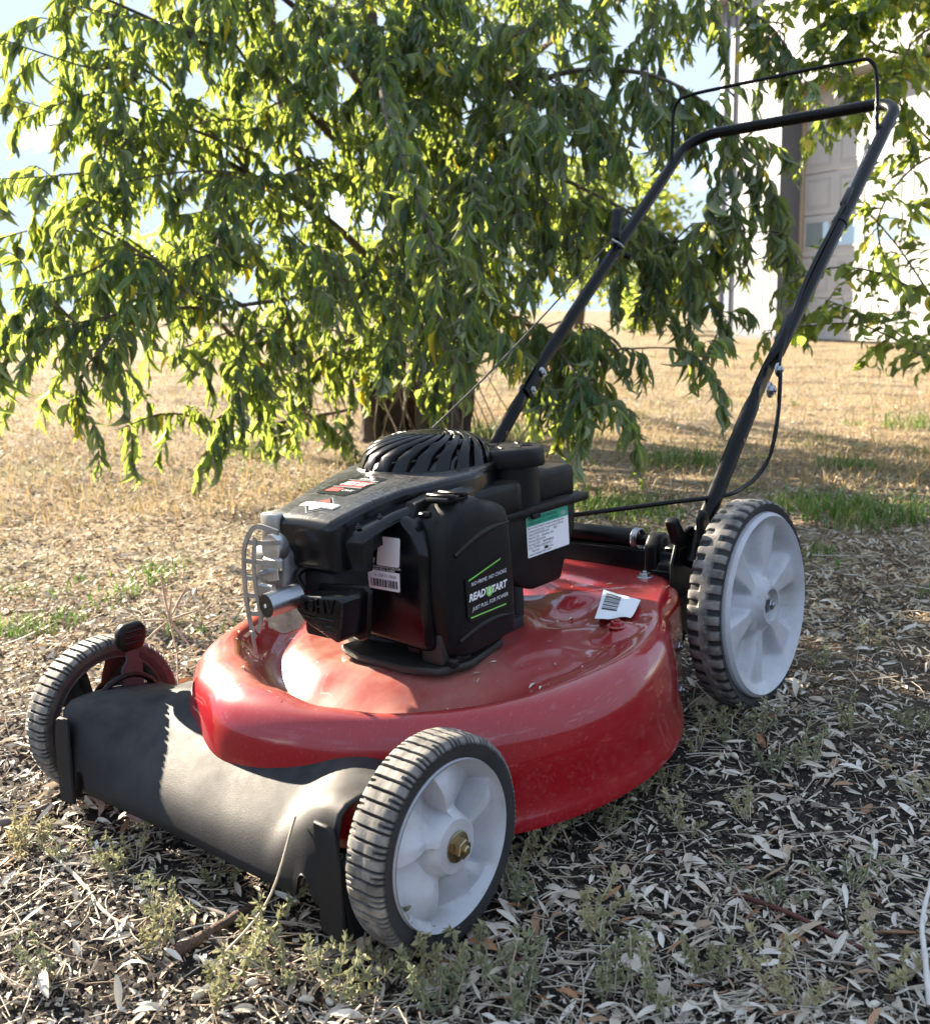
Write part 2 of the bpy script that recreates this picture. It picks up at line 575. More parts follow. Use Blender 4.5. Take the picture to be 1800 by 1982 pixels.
# ------------------------------------------------------------------ garage
def make_garage():
    ex, ey = 0.41, -0.912                                    # along the wall, towards the camera
    base = Vector((5.55, 21.5, 0.0))
    g = empty('garage', base)
    g.rotation_euler = (0, 0, math.atan2(ey, ex))            # local x along the wall; local +y = into the building? (see below)
    tag(g, 'white metal garage with a tall panelled door behind the tree', 'garage')
    # local frame: x along the wall, y into the building is +y when rotated (normal towards the camera is -y)
    white = simple('siding_white', (0.27, 0.28, 0.30), 0.45, var=0.05, vscale=3)
    doorw = simple('door_white', (0.42, 0.415, 0.40), 0.5, var=0.04, vscale=4)
    trim = simple('trim_grey', (0.20, 0.21, 0.23), 0.5, var=0.1)
    tan = simple('trim_tan', (0.42, 0.33, 0.24), 0.6, var=0.1)
    reveal = simple('reveal_grey', (0.10, 0.105, 0.12), 0.6, var=0.08)
    gm, nt, b = mat_new('window_glass')
    b.inputs['Base Color'].default_value = (0.42, 0.52, 0.53, 1); b.inputs['Metallic'].default_value = 0.55; b.inputs['Roughness'].default_value = 0.05; b.inputs['Specular IOR Level'].default_value = 1.0
    b.inputs['IOR'].default_value = 1.9

    def siding(x0, x1, z0, z1):
        xs = []
        x = x0
        V = []
        prof = [(0.0, 0.0), (0.030, 0.0), (0.045, -0.009), (0.075, -0.009), (0.090, 0.0), (0.155, 0.0), (0.160, -0.006), (0.170, -0.006), (0.175, 0.0)]
        while x < x1:
            for dx, dy in prof:
                if x + dx <= x1: V.append((x + dx, dy))
            x += 0.229
        n = len(V)
        vv = [(q[0], q[1], z0) for q in V] + [(q[0], q[1], z1) for q in V]
        mesh('siding', vv, [(i, i + 1, n + i + 1, n + i) for i in range(n - 1)], white, g, None, None)
    siding(0, 1.42, 0.02, 6.8); siding(1.42, 7.5, 4.95, 9.0)
    DW0, DW1, DT = 1.43, 6.6, 4.86
    from_bm('corner_post', bm_box(-0.09, 0.0, -0.05, 0.06, 0, 6.8), trim, g)
    from_bm('downpipe', bm_box(-0.36, -0.22, -0.10, 0.02, 0, 7.0, 0.02), trim, g)
    from_bm('back_wall', bm_box(-0.02, 7.4, 0.62, 9.0, 0.0, 6.6), white, g)
    from_bm('door_jamb', bm_box(1.40, 1.428, 0.003, 0.60, 0.0, 4.90), reveal, g)
    from_bm('door_jamb', bm_box(6.62, 6.65, 0.003, 0.60, 0.0, 4.90), reveal, g)
    from_bm('door_trim', bm_box(1.43, 1.475, 0.50, 0.565, 0.0, 4.86), tan, g)
    from_bm('door_trim', bm_box(1.475, 6.6, 0.50, 0.56, 4.80, 4.862), tan, g)
    from_bm('door_header', bm_box(1.40, 6.66, -0.03, 0.60, 4.865, 4.955), white, g)
    from_bm('base_flashing', bm_box(-0.05, 1.40, -0.03, -0.002, 0.0, 0.10), reveal, g)
    roof = bm_prism([(-0.8, 6.60), (-0.8, 6.72), (9.0, 11.4), (9.0, 11.28)], 1, -0.35, 9.4)
    from_bm('roof', roof, trim, g)
    door = from_bm('garage_door', bm_box(1.48, 6.60, 0.60, 0.64, 0.02, 4.86), doorw, g)
    sec = 0.80
    for k in range(6):
        z0 = 0.03 + k * sec
        from_bm('door_section', bm_box(1.478, 6.60, 0.565, 0.598, z0 + 0.006, z0 + sec - 0.006, 0.006, 1), doorw, door)
        for c in range(6):
            x0 = 1.55 + c * 0.855
            if k == 2:
                fr = bmesh.new()
                for (a, b_, c_, d) in ((x0 - 0.03, x0 + 0.65, z0 + 0.16, z0 + 0.20), (x0 - 0.03, x0 + 0.65, z0 + 0.66, z0 + 0.70), (x0 - 0.03, x0 + 0.01, z0 + 0.20, z0 + 0.66), (x0 + 0.61, x0 + 0.65, z0 + 0.20, z0 + 0.66)):
                    bm_box(a, b_, 0.548, 0.5645, c_, d, 0.004, 1, fr)
                from_bm('window_frame', fr, doorw, door)
                from_bm('window_pane', bm_box(x0 + 0.012, x0 + 0.608, 0.556, 0.5640, z0 + 0.202, z0 + 0.658), gm, door)
            else:
                pn = bmesh.new()
                # moulded border with a raised field
                for q, d0 in ((0.0, 0.560), (0.035, 0.5645)):
                    pass
                for (a, b_, c_, d) in ((x0, x0 + 0.62, z0 + 0.13, z0 + 0.155), (x0, x0 + 0.62, z0 + 0.665, z0 + 0.69), (x0, x0 + 0.025, z0 + 0.155, z0 + 0.665), (x0 + 0.595, x0 + 0.62, z0 + 0.155, z0 + 0.665)):
                    bm_box(a, b_, 0.552, 0.5645, c_, d, 0.004, 1, pn)
                from_bm('door_panel', bm_box(x0 + 0.055, x0 + 0.565, 0.554, 0.5645, z0 + 0.185, z0 + 0.635, 0.008, 1, pn), doorw, door)
make_garage()

# ------------------------------------------------------------------ leaves
def leaf_template(bend, fold, ns=6, shape='lance'):
    """unit leaf: x along the blade 0..1, y across -0.5..0.5, z up; curves down by bend"""
    V = []
    for i in range(ns):
        s = i / (ns - 1)
        if shape == 'lance': w = max(0.02, (math.sin(PI * min(1, s * 0.97 + 0.03)) ** 0.85) * (1 - 0.25 * s))
        else: w = max(0.02, math.sin(PI * min(1, s ** 0.75)) ** 0.7)
        z = -bend * s * s
        x = s * (1 - 0.25 * bend * s)
        for c in (-1, 0, 1):
            V.append((x, c * 0.5 * w, z + (fold * abs(c) * w)))
    F = []
    for i in range(ns - 1):
        for c in range(2):
            a = i * 3 + c
            F.append((a, a + 3, a + 4, a + 1))
    return np.array(V), np.array(F)


def batch(tmpls, idx, pos, ax, side, L, Wd, tint, extra=None):
    """one mesh's arrays for many leaves"""
    Vs, Fs, Ts = [], [], []
    off = 0
    nrm = np.cross(ax, side)
    for k, (tv, tf) in enumerate(tmpls):
        m = np.where(idx == k)[0]
        if len(m) == 0: continue
        q = (pos[m][:, None, :] + ax[m][:, None, :] * (tv[None, :, 0:1] * L[m][:, None, None]) + side[m][:, None, :] * (tv[None, :, 1:2] * Wd[m][:, None, None])
             + nrm[m][:, None, :] * (tv[None, :, 2:3] * L[m][:, None, None]))
        nv = tv.shape[0]
        Vs.append(q.reshape(-1, 3))
        f = tf[None] + (np.arange(len(m)) * nv)[:, None, None] + off
        Fs.append(f.reshape(-1, tf.shape[1]))
        Ts.append(np.repeat(tint[m], nv))
        off += len(m) * nv
    return np.concatenate(Vs), np.concatenate(Fs), np.concatenate(Ts)


def leaf_material(name, front, back, trans, yellow, t_amt=0.42, y_from=0.94):
    m = bpy.data.materials.new(name); m.use_nodes = True
    nt = m.node_tree; nt.nodes.clear()
    out = N(nt, 'ShaderNodeOutputMaterial')
    at = N(nt, 'ShaderNodeAttribute', _attribute_name='tint'); oi = N(nt, 'ShaderNodeObjectInfo')
    t = math_n(nt, 'FRACT', math_n(nt, 'ADD', at.outputs['Fac'], oi.outputs['Random']))
    br = math_n(nt, 'ADD', 0.6, math_n(nt, 'MULTIPLY', t, 0.8))
    ge = N(nt, 'ShaderNodeNewGeometry')
    yl = math_n(nt, 'GREATER_THAN', t, y_from)
    cf = mix_c(nt, 1.0, mix_c(nt, yl, front, yellow), br, 'MULTIPLY')
    cb = mix_c(nt, 1.0, mix_c(nt, yl, back, yellow), br, 'MULTIPLY')
    ct = mix_c(nt, 1.0, mix_c(nt, yl, trans, yellow), br, 'MULTIPLY')
    col = mix_c(nt, ge.outputs['Backfacing'], cf, cb)
    p = N(nt, 'ShaderNodeBsdfPrincipled'); nt.links.new(col, p.inputs['Base Color'])
    r = N(nt, 'ShaderNodeMapRange'); r.inputs['To Min'].default_value = 0.38; r.inputs['To Max'].default_value = 0.8
    nt.links.new(ge.outputs['Backfacing'], r.inputs['Value']); nt.links.new(r.outputs['Result'], p.inputs['Roughness'])
    p.inputs['Specular IOR Level'].default_value = 0.45
    tr = N(nt, 'ShaderNodeBsdfTranslucent'); nt.links.new(ct, tr.inputs['Color'])
    mx = N(nt, 'ShaderNodeMixShader'); mx.inputs[0].default_value = t_amt
    nt.links.new(p.outputs[0], mx.inputs[1]); nt.links.new(tr.outputs[0], mx.inputs[2])
    nt.links.new(mx.outputs[0], out.inputs['Surface'])
    return m


def bark_material(name, a, b_):
    m, nt, b = mat_new(name)
    b.inputs['Roughness'].default_value = 0.9
    f = noise_fac(nt, 14, 0.3, 0.7, 8, 0.7, stretch=(1, 1, 0.22))
    nt.links.new(mix_c(nt, f, a, b_), b.inputs['Base Color'])
    bump(nt, b, f, 1.0, 0.02)
    return m


LEAF = leaf_material('willow_leaf', (0.042, 0.100, 0.052), (0.21, 0.235, 0.165), (0.38, 0.48, 0.075), (0.50, 0.42, 0.04), 0.46, 0.982)
LEAF2 = leaf_material('ovate_leaf', (0.05, 0.095, 0.02), (0.12, 0.16, 0.06), (0.46, 0.56, 0.09), (0.50, 0.42, 0.06), 0.52, 0.95)
BARK = bark_material('bark', (0.030, 0.021, 0.015), (0.125, 0.088, 0.060))
TWIG = bark_material('twig', (0.075, 0.055, 0.038), (0.19, 0.145, 0.10))


def rand_unit(n):
    v = rng.normal(size=(n, 3)); return v / np.linalg.norm(v, axis=1)[:, None]


def grow(tree, branches, leafmat, tmpls, twig_step, twig_len, leaf_L, leaf_W, leaf_step, droop, n_big=300, bare=0.25, spread=0.6, hang=0.8):
    """branches: list of (path of Vectors, r0, r1, density). Makes the branch parts, the joined twigs and the leaves of one tree."""
    TV, TF = [], []
    LP, LA, LS, LL, LW, LT = [], [], [], [], [], []

    def add_tube(path, rad, seg=4):
        V, F = tube_arrays(path, rad, seg, False)
        o = len(TV)
        TV.extend([tuple(v) for v in V]); TF.extend([tuple(i + o for i in f) for f in F])

    def leaves_on(path, step, s0=0.1):
        n = len(path)
        seglen = [(path[i + 1] - path[i]).length for i in range(n - 1)]
        tot = sum(seglen)
        d = tot * s0
        k = rng.integers(0, 2)
        while d < tot:
            acc = 0
            for i, sl in enumerate(seglen):
                if acc + sl >= d: break
                acc += sl
            t = (path[i + 1] - path[i]).normalized(); p = path[i].lerp(path[i + 1], (d - acc) / sl)
            sd = t.cross(Vector((0, 0, 1)))
            sd = sd.normalized() if sd.length > 0.05 else Vector((1, 0, 0))
            sgn = 1 if k % 2 else -1
            k += 1
            a = t * (0.55 + 0.3 * rng.random()) + sd * sgn * (spread * (0.4 + 0.8 * rng.random())) + Vector((0, 0, -1)) * (hang * (0.45 + 0.95 * rng.random())) + Vector(tuple(rng.normal(size=3) * 0.22))
            a.normalize()
            # the blade's upper side faces up and outwards
            up = Vector(tuple(rng.normal(size=3) * 0.45)) + Vector((0, 0, 1)) + t * 0.35
            s = up.cross(a)
            if s.length < 0.05: s = Vector((1, 0, 0))
            s.normalize()
            f = 0.55 + 0.45 * math.sin(PI * min(1, 0.25 + 0.75 * d / tot))
            L = leaf_L * f * (0.55 + 0.80 * rng.random())
            LP.append(p); LA.append(a); LS.append(s); LL.append(L); LW.append(leaf_W * L / leaf_L * (0.8 + 0.4 * rng.random())); LT.append(rng.random())
            d += step * (0.6 + 0.8 * rng.random())

    for path, r0, r1, dens in branches:
        n = len(path)
        rad = [r0 + (r1 - r0) * (i / (n - 1)) ** 0.8 for i in range(n)]
        V, F = tube_arrays(path, rad, 6 if r0 > 0.006 else 5, True)
        mesh('branch', V, F, BARK if r0 > 0.02 else TWIG, tree, None, 60)
        tot = sum((path[i + 1] - path[i]).length for i in range(n - 1))
        if dens <= 0: continue
        d = tot * bare
        while d < tot:
            acc = 0
            for i in range(n - 1):
                sl = (path[i + 1] - path[i]).length
                if acc + sl >= d: break
                acc += sl
            t = (path[i + 1] - path[i]).normalized(); p = path[i].lerp(path[i + 1], min(1, (d - acc) / max(sl, 1e-6)))
            rv = Vector(tuple(rand_unit(1)[0]))
            dr = (t * 0.7 + rv * 0.85 + Vector((0, 0, 0.12))).normalized()
            ln = twig_len * (0.4 + 0.9 * rng.random()) * (0.65 + 0.35 * (1 - d / tot))
            pts = [p]; q = p.copy(); v = dr.copy()
            m = 7
            for j in range(m):
                v = (v + Vector((0, 0, -1)) * droop * (0.6 + 0.8 * rng.random()) + Vector(tuple(rng.normal(size=3) * 0.09))).normalized()
                q = q + v * (ln / m); pts.append(q.copy())
            add_tube(pts, [0.0021 - 0.0015 * j / m for j in range(m + 1)], 3)
            leaves_on(pts, leaf_step)
            d += twig_step / dens * (0.5 + rng.random())
        # leaves along the branch tip itself
        k = int(n * 0.6)
        leaves_on(path[k:], leaf_step * 1.2, 0.0)
    if TV: tag(mesh('twig', np.array(TV), [tuple(f) for f in TF], TWIG, tree, None, 60), kind='stuff')
    pos = np.array([tuple(v) for v in LP]); ax = np.array([tuple(v) for v in LA]); sd = np.array([tuple(v) for v in LS])
    L = np.array(LL); W_ = np.array(LW); T = np.array(LT)
    idx = rng.integers(0, len(tmpls), len(L))
    # the largest ones in view become parts of their own
    mid = pos + ax * L[:, None] * 0.5
    c, s = math.cos(PITCH), math.sin(PITCH)
    dep = mid[:, 1] * c - (mid[:, 2] - CAM_H) * s
    upv = mid[:, 1] * s + (mid[:, 2] - CAM_H) * c
    px = 900 + 1975.6 * mid[:, 0] / np.maximum(dep, 0.1); py = 798.3 - 1975.6 * upv / np.maximum(dep, 0.1)
    inv = (dep > 0.3) & (px > 5) & (px < 1795) & (py > 5) & (py < 1975)
    nrm = np.cross(ax, sd)
    facing = np.abs((nrm * mid / np.linalg.norm(mid, axis=1)[:, None]).sum(1))
    score = np.where(inv, L / np.maximum(dep, 0.1) * (0.3 + facing), -1)
    order = np.argsort(-score)
    big = order[:n_big]; big = big[score[big] > 0]
    meshes = []
    for tv, tf in tmpls:
        me = bpy.data.meshes.new('leaf')
        me.from_pydata([tuple(q) for q in tv], [], [tuple(int(i) for i in f) for f in tf]); me.materials.append(leafmat); me.shade_smooth()
        meshes.append(me)
    for i in big:
        o = bpy.data.objects.new('leaf', meshes[idx[i]])
        COL.objects.link(o); o.parent = tree
        a, b_, n_ = Vector(tuple(ax[i])), Vector(tuple(sd[i])), Vector(tuple(nrm[i]))
        mt = Matrix((a * L[i], b_ * W_[i], n_ * L[i])).transposed().to_4x4(); mt.translation = Vector(tuple(pos[i]))
        o.matrix_local = mt
    rest = np.ones(len(L), bool); rest[big] = False
    V, F, TT = batch(tmpls, idx[rest], pos[rest], ax[rest], sd[rest], L[rest], W_[rest], T[rest])
    fo = mesh('foliage', V, F, leafmat, tree, None, 180, {'tint': TT})
    tag(fo, kind='stuff')
    return len(L)


LANCE = [leaf_template(b, f) for b, f in ((0.10, 0.10), (0.30, 0.16), (0.50, 0.12), (0.22, 0.30), (-0.08, 0.14), (0.70, 0.18), (1.0, 0.32), (0.40, 0.42))]
OVATE = [leaf_template(b, f, 6, 'ovate') for b, f in ((0.10, 0.10), (0.25, 0.2), (0.45, 0.12), (0.0, 0.16))]


def limb(pts, n=8): return smooth_path([P(*q) for q in pts], n)


def arcs(starts_ends):
    out = []
    for st, en, lift, r0, dens in starts_ends:
        a, b_ = P(*st), P(*en)
        m1 = a.lerp(b_, 0.35) + Vector((0, 0, lift)); m2 = a.lerp(b_, 0.72) + Vector((0, 0, lift * 0.8))
        j = Vector(tuple(rng.normal(size=3) * 0.04))
        out.append((smooth_path([a, m1 + j, m2 - j, b_], 6), r0, 0.0015, dens))
    return out


# ------------------------------------------------------------------ main tree
def main_tree():
    b0 = G(800, 848)
    t = empty('willow_tree', b0)
    tag(t, 'large willow leaved tree whose drooping branches fill the view behind the mower', 'tree')
    inv = Matrix.Translation(-b0)
    loc = lambda path: [inv @ v for v in path]
    D = b0.y
    # three stems rising close together from one base
    stems = [([(748, 860, D), (752, 760, D), (770, 600, D), (765, 420, D + .1), (730, 200, D + .1), (700, -150, D), (690, -600, D)], 0.075, 0.035),
             ([(850, 868, D - .05), (856, 760, D - .05), (850, 600, D), (858, 430, D), (830, 250, D), (790, 30, D - .1), (800, -300, D - .2), (810, -700, D - .2)], 0.085, 0.04),
             ([(800, 858, D + .1), (806, 740, D + .12), (830, 560, D + .2), (900, 380, D + .2), (980, 150, D + .2), (1060, -100, D + .1), (1150, -400, D)], 0.065, 0.03),
             ([(720, 862, D - .1), (715, 780, D - .1), (680, 640, D - .1), (640, 480, D - .2), (560, 250, D - .2), (520, 0, D - .3), (500, -300, D - .3)], 0.045, 0.02),
             ([(880, 866, D), (900, 780, D), (915, 640, D), (960, 480, D - .1), (1010, 250, D - .1), (1040, 0, D - .1)], 0.05, 0.02),
             ([(830, 866, D - .15), (826, 760, D - .2), (800, 620, D - .2), (812, 460, D - .2), (860, 250, D - .3), (880, -50, D - .3)], 0.05, 0.022)]
    for pts, r0, r1 in stems:
        pa = loc(limb(pts, 8)); n = len(pa)
        rad = [(r0 + (r1 - r0) * i / (n - 1)) * (1 + 0.45 * math.exp(-i / 3.0)) * (1 + 0.06 * math.sin(i * 1.9)) for i in range(n)]
        V, F = tube_arrays(pa, rad, 14)
        mesh('trunk', V, F, BARK, t, None, 70)
    limbs = [([(640, 862, D - .2), (560, 760, D - .4), (440, 640, 3.9), (300, 500, 3.5), (120, 380, 3.1)], 0.018, 1.0),
             ([(770, 560, D), (640, 430, 4.1), (470, 330, 3.7), (290, 240, 3.4), (110, 190, 3.1)], 0.022, 1.0),
             ([(765, 420, D), (640, 260, 4.1), (480, 130, 3.7), (300, 40, 3.3), (120, -40, 3.0)], 0.022, 1.0),
             ([(735, 220, D), (620, 60, 4.1), (470, -60, 3.7), (330, -130, 3.4)], 0.022, 0.9),
             ([(850, 560, D), (760, 520, 4.0), (640, 560, 3.6), (470, 590, 3.2), (280, 600, 2.9), (80, 640, 2.6)], 0.016, 1.1),
             ([(850, 420, D), (930, 260, 4.0), (1060, 150, 3.6), (1240, 140, 3.3), (1380, 210, 3.1), (1450, 300, 3.0)], 0.018, 0.9),
             ([(900, 380, D), (1020, 330, 4.2), (1160, 380, 3.8), (1300, 470, 3.5), (1390, 600, 3.4)], 0.014, 1.0),
             ([(980, 150, D), (1150, 20, 4.0), (1330, -20, 3.6), (1480, 40, 3.4), (1560, 160, 3.3)], 0.016, 0.9),
             ([(858, 600, D), (960, 600, 4.0), (1040, 640, 3.5), (1110, 720, 3.0), (1140, 850, 2.7)], 0.010, 1.3),
             ([(765, 640, D), (690, 650, 3.9), (580, 720, 3.5), (480, 770, 3.1), (420, 810, 2.9)], 0.010, 1.0),
             ([(690, 790, D - .3), (560, 815, 3.7), (460, 825, 3.4), (330, 800, 3.1), (230, 830, 2.9)], 0.008, 0.8),
             ([(830, 250, D), (790, 130, 3.9), (740, 120, 3.4), (745, 220, 2.9), (800, 360, 2.6), (860, 520, 2.45)], 0.012, 1.5)]
    br = [(loc(limb(p, 6)), r, 0.0022, d) for p, r, d in limbs]
    ends = [
        # left
        ((480, 330, 3.7), (-40, 60, 2.8), .12, .008, 1.0), ((500, 300, 3.7), (40, 230, 2.9), .10, .008, 1.0), ((440, 350, 3.6), (-60, 350, 2.7), .10, .007, 1.0),
        ((480, 130, 3.7), (150, 100, 3.1), .08, .007, .9), ((480, 120, 3.7), (250, 30, 3.0), .06, .007, .9), ((470, -60, 3.7), (390, 60, 3.1), .05, .006, 1.0),
        ((480, 330, 3.7), (330, 210, 3.2), .06, .006, .9), ((560, 400, 3.9), (120, 440, 2.8), .14, .007, 1.1), ((430, 600, 3.3), (-70, 480, 2.9), .16, .007, 1.0),
        ((400, 590, 3.2), (20, 560, 2.6), .10, .007, 1.2), ((470, 590, 3.2), (170, 580, 2.8), .10, .006, 1.2), ((560, 560, 3.5), (280, 540, 2.8), .14, .006, 1.3),
        ((330, 600, 3.0), (200, 660, 2.7), .05, .005, 1.1), ((300, 600, 2.9), (-30, 700, 2.6), .06, .006, 1.0), ((220, 640, 2.8), (150, 810, 2.6), .05, .005, 1.3),
        ((120, 640, 2.7), (-10, 790, 2.6), .06, .005, 1.0), ((560, 720, 3.5), (330, 690, 3.0), .10, .005, 1.0), ((620, 480, 4.0), (420, 480, 3.1), .14, .006, 1.1),
        ((640, 430, 4.1), (520, 330, 3.3), .10, .006, 1.1), ((640, 260, 4.1), (430, 250, 3.5), .10, .006, 1.0), ((650, 250, 4.1), (570, 190, 3.4), .08, .006, 1.1),
        ((620, 60, 4.1), (640, 120, 3.3), .08, .006, 1.1), ((620, 60, 4.1), (520, 60, 3.5), .06, .006, 1.0), ((600, 560, 3.6), (500, 640, 3.2), .06, .006, 1.2), ((640, 560, 3.6), (610, 560, 2.9), .10, .006, 1.2),
        ((560, 720, 3.5), (440, 800, 2.9), .05, .004, 1.2), ((690, 650, 3.9), (560, 680, 3.4), .05, .005, 1.0), ((740, 400, 4.3), (610, 360, 3.6), .10, .006, 1.1),
        # upper left
        ((520, 0, 4.2), (200, -20, 3.2), .06, .006, 1.1), ((520, 0, 4.2), (330, 90, 3.3), .06, .006, 1.1), ((560, 250, 4.3), (230, 300, 3.2), .10, .006, 1.1), ((300, 40, 3.3), (60, 60, 2.9), .05, .004, 1.0), ((300, 240, 3.4), (180, 380, 3.0), .05, .004, 1.0),
        ((560, 100, 4.2), (470, 170, 3.5), .06, .005, 1.2), ((640, 480, 4.3), (330, 420, 3.3), .10, .005, 1.1), ((520, -50, 4.2), (430, -10, 3.5), .05, .005, 1.1),
        # in front of the stems, high up
        ((830, 150, 4.2), (760, 60, 3.5), .06, .006, 1.5), ((800, 60, 4.2), (720, 150, 3.4), .08, .006, 1.5), ((830, 200, 4.2), (820, 220, 3.4), .10, .006, 1.5), ((850, 300, 4.3), (880, 290, 3.5), .10, .006, 1.5),
        ((800, 20, 4.2), (810, 30, 3.5), .06, .006, 1.5), ((830, -80, 4.2), (880, 10, 3.6), .06, .006, 1.5), ((760, -60, 4.2), (740, 10, 3.6), .06, .006, 1.5), ((980, 100, 4.3), (960, 140, 3.7), .06, .006, 1.4), ((1040, -40, 4.3), (1060, 20, 3.7), .05, .006, 1.4),
        ((850, 330, 4.3), (790, 330, 3.6), .08, .006, 1.4), ((860, 480, 4.5), (840, 470, 3.8), .10, .006, 1.3),
        # middle
        ((760, 520, 4.0), (700, 560, 3.2), .10, .006, 1.2), ((800, 300, 4.2), (660, 200, 3.5), .06, .006, 1.0), ((850, 420, 4.4), (760, 690, 3.0), .18, .006, 1.3), ((850, 420, 4.4), (860, 690, 2.8), .20, .006, 1.4),
        ((860, 430, 4.4), (950, 680, 2.7), .22, .006, 1.4), ((930, 260, 4.0), (930, 400, 2.9), .12, .006, 1.3), ((930, 260, 4.0), (1010, 420, 3.0), .12, .006, 1.3), ((1000, 190, 3.8), (1010, 260, 3.0), .08, .006, 1.2),
        ((1060, 150, 3.6), (1090, 330, 3.0), .08, .005, 1.3), ((830, 200, 4.2), (890, 120, 3.3), .06, .006, 1.2), ((800, 60, 4.2), (900, 20, 3.4), .05, .006, 1.2), ((1000, 120, 3.8), (1020, 60, 3.2), .05, .006, 1.2),
        ((1020, 330, 4.2), (1020, 540, 3.1), .12, .005, 1.3), ((1040, 640, 3.5), (1230, 800, 2.8), .06, .004, 1.3), ((1060, 660, 3.4), (1410, 770, 2.75), .06, .004, .8), ((1040, 640, 3.5), (1080, 800, 2.9), .06, .004, 1.2),
        ((820, 600, 4.6), (680, 700, 3.6), .10, .005, 1.2), ((870, 560, 4.6), (1000, 620, 3.4), .12, .005, 1.2), ((880, 640, 4.6), (830, 760, 3.3), .08, .004, .9), ((858, 430, 4.4), (800, 480, 3.5), .1, .006, 1.2),
        # right
        ((1060, 150, 3.6), (1190, 320, 3.1), .07, .005, 1.2), ((1150, 20, 4.0), (1170, 130, 3.3), .05, .005, 1.2), ((1240, 140, 3.3), (1260, 260, 3.0), .05, .005, 1.0), ((1250, 10, 3.8), (1270, 80, 3.3), .05, .005, 1.2),
        ((1330, -20, 3.6), (1390, 70, 3.3), .05, .005, 1.2), ((1160, 380, 3.8), (1200, 560, 3.3), .10, .005, 1.1), ((1200, 400, 3.7), (1290, 640, 3.3), .08, .005, 1.2), ((1300, 470, 3.5), (1440, 620, 3.3), .06, .005, 1.2),
        ((1380, 210, 3.1), (1430, 440, 3.1), .05, .005, 1.1), ((1380, 210, 3.1), (1500, 400, 3.3), .05, .004, 1.1), ((1300, 470, 3.5), (1370, 520, 3.2), .06, .004, 1.2), ((1240, 140, 3.3), (1340, 300, 3.2), .05, .005, .8),
        ((1480, 40, 3.4), (1520, 130, 3.3), .04, .004, 1.0), ((1160, 380, 3.8), (1120, 480, 3.3), .06, .004, 1.1), ((1430, 330, 3.1), (1510, 600, 3.3), .05, .004, 1.0), ((1300, 470, 3.5), (1250, 560, 3.4), .06, .004, 1.1)]
    SHOOT = simple('shoot_bark', (0.28, 0.215, 0.14), 0.85, var=0.3, vscale=40)
    for k in range(42):
        a = rng.random() * 2 * PI; q = Vector((rng.normal() * .22, rng.normal() * .15 - .1, -0.02)); pts = [q]
        v = Vector((math.cos(a) * .35, math.sin(a) * .3, 1)).normalized()
        for j in range(7):
            v = (v + Vector(tuple(rng.normal(size=3) * .10))).normalized(); pts.append(pts[-1] + v * (0.05 + .06 * rng.random()))
        V, F = tube_arrays(pts, [.0042 - .0004 * j for j in range(8)], 5); mesh('shoot', V, F, SHOOT, t, None, 60)
    for e in arcs(ends): br.append((loc(e[0]), e[1], e[2], e[3]))
    # the part of the crown behind the trunk and above the view
    for k in range(34):
        a = rng.random() * 2 * PI
        st = P(800 + rng.normal() * 40, 600 - 900 * rng.random() ** 1.3, D + .1)
        r_ = 0.7 + 0.9 * rng.random()
        en = st + Vector((math.cos(a) * r_ * 1.3, abs(math.sin(a)) * r_ * 1.1 + .2, -0.15 + 0.35 * rng.random()))
        if en.z < 0.55: en.z = 0.55 + 0.3 * rng.random()
        m1 = st.lerp(en, .4) + Vector((0, 0, .15))
        br.append((loc(smooth_path([st, m1, en], 8)), .007, .0018, .75))
    return t, grow(t, br, LEAF, LANCE, 0.070, 0.28, 0.080, 0.0182, 0.0125, 0.28, 300, 0.16, 0.55, 1.00)
NL1 = main_tree()


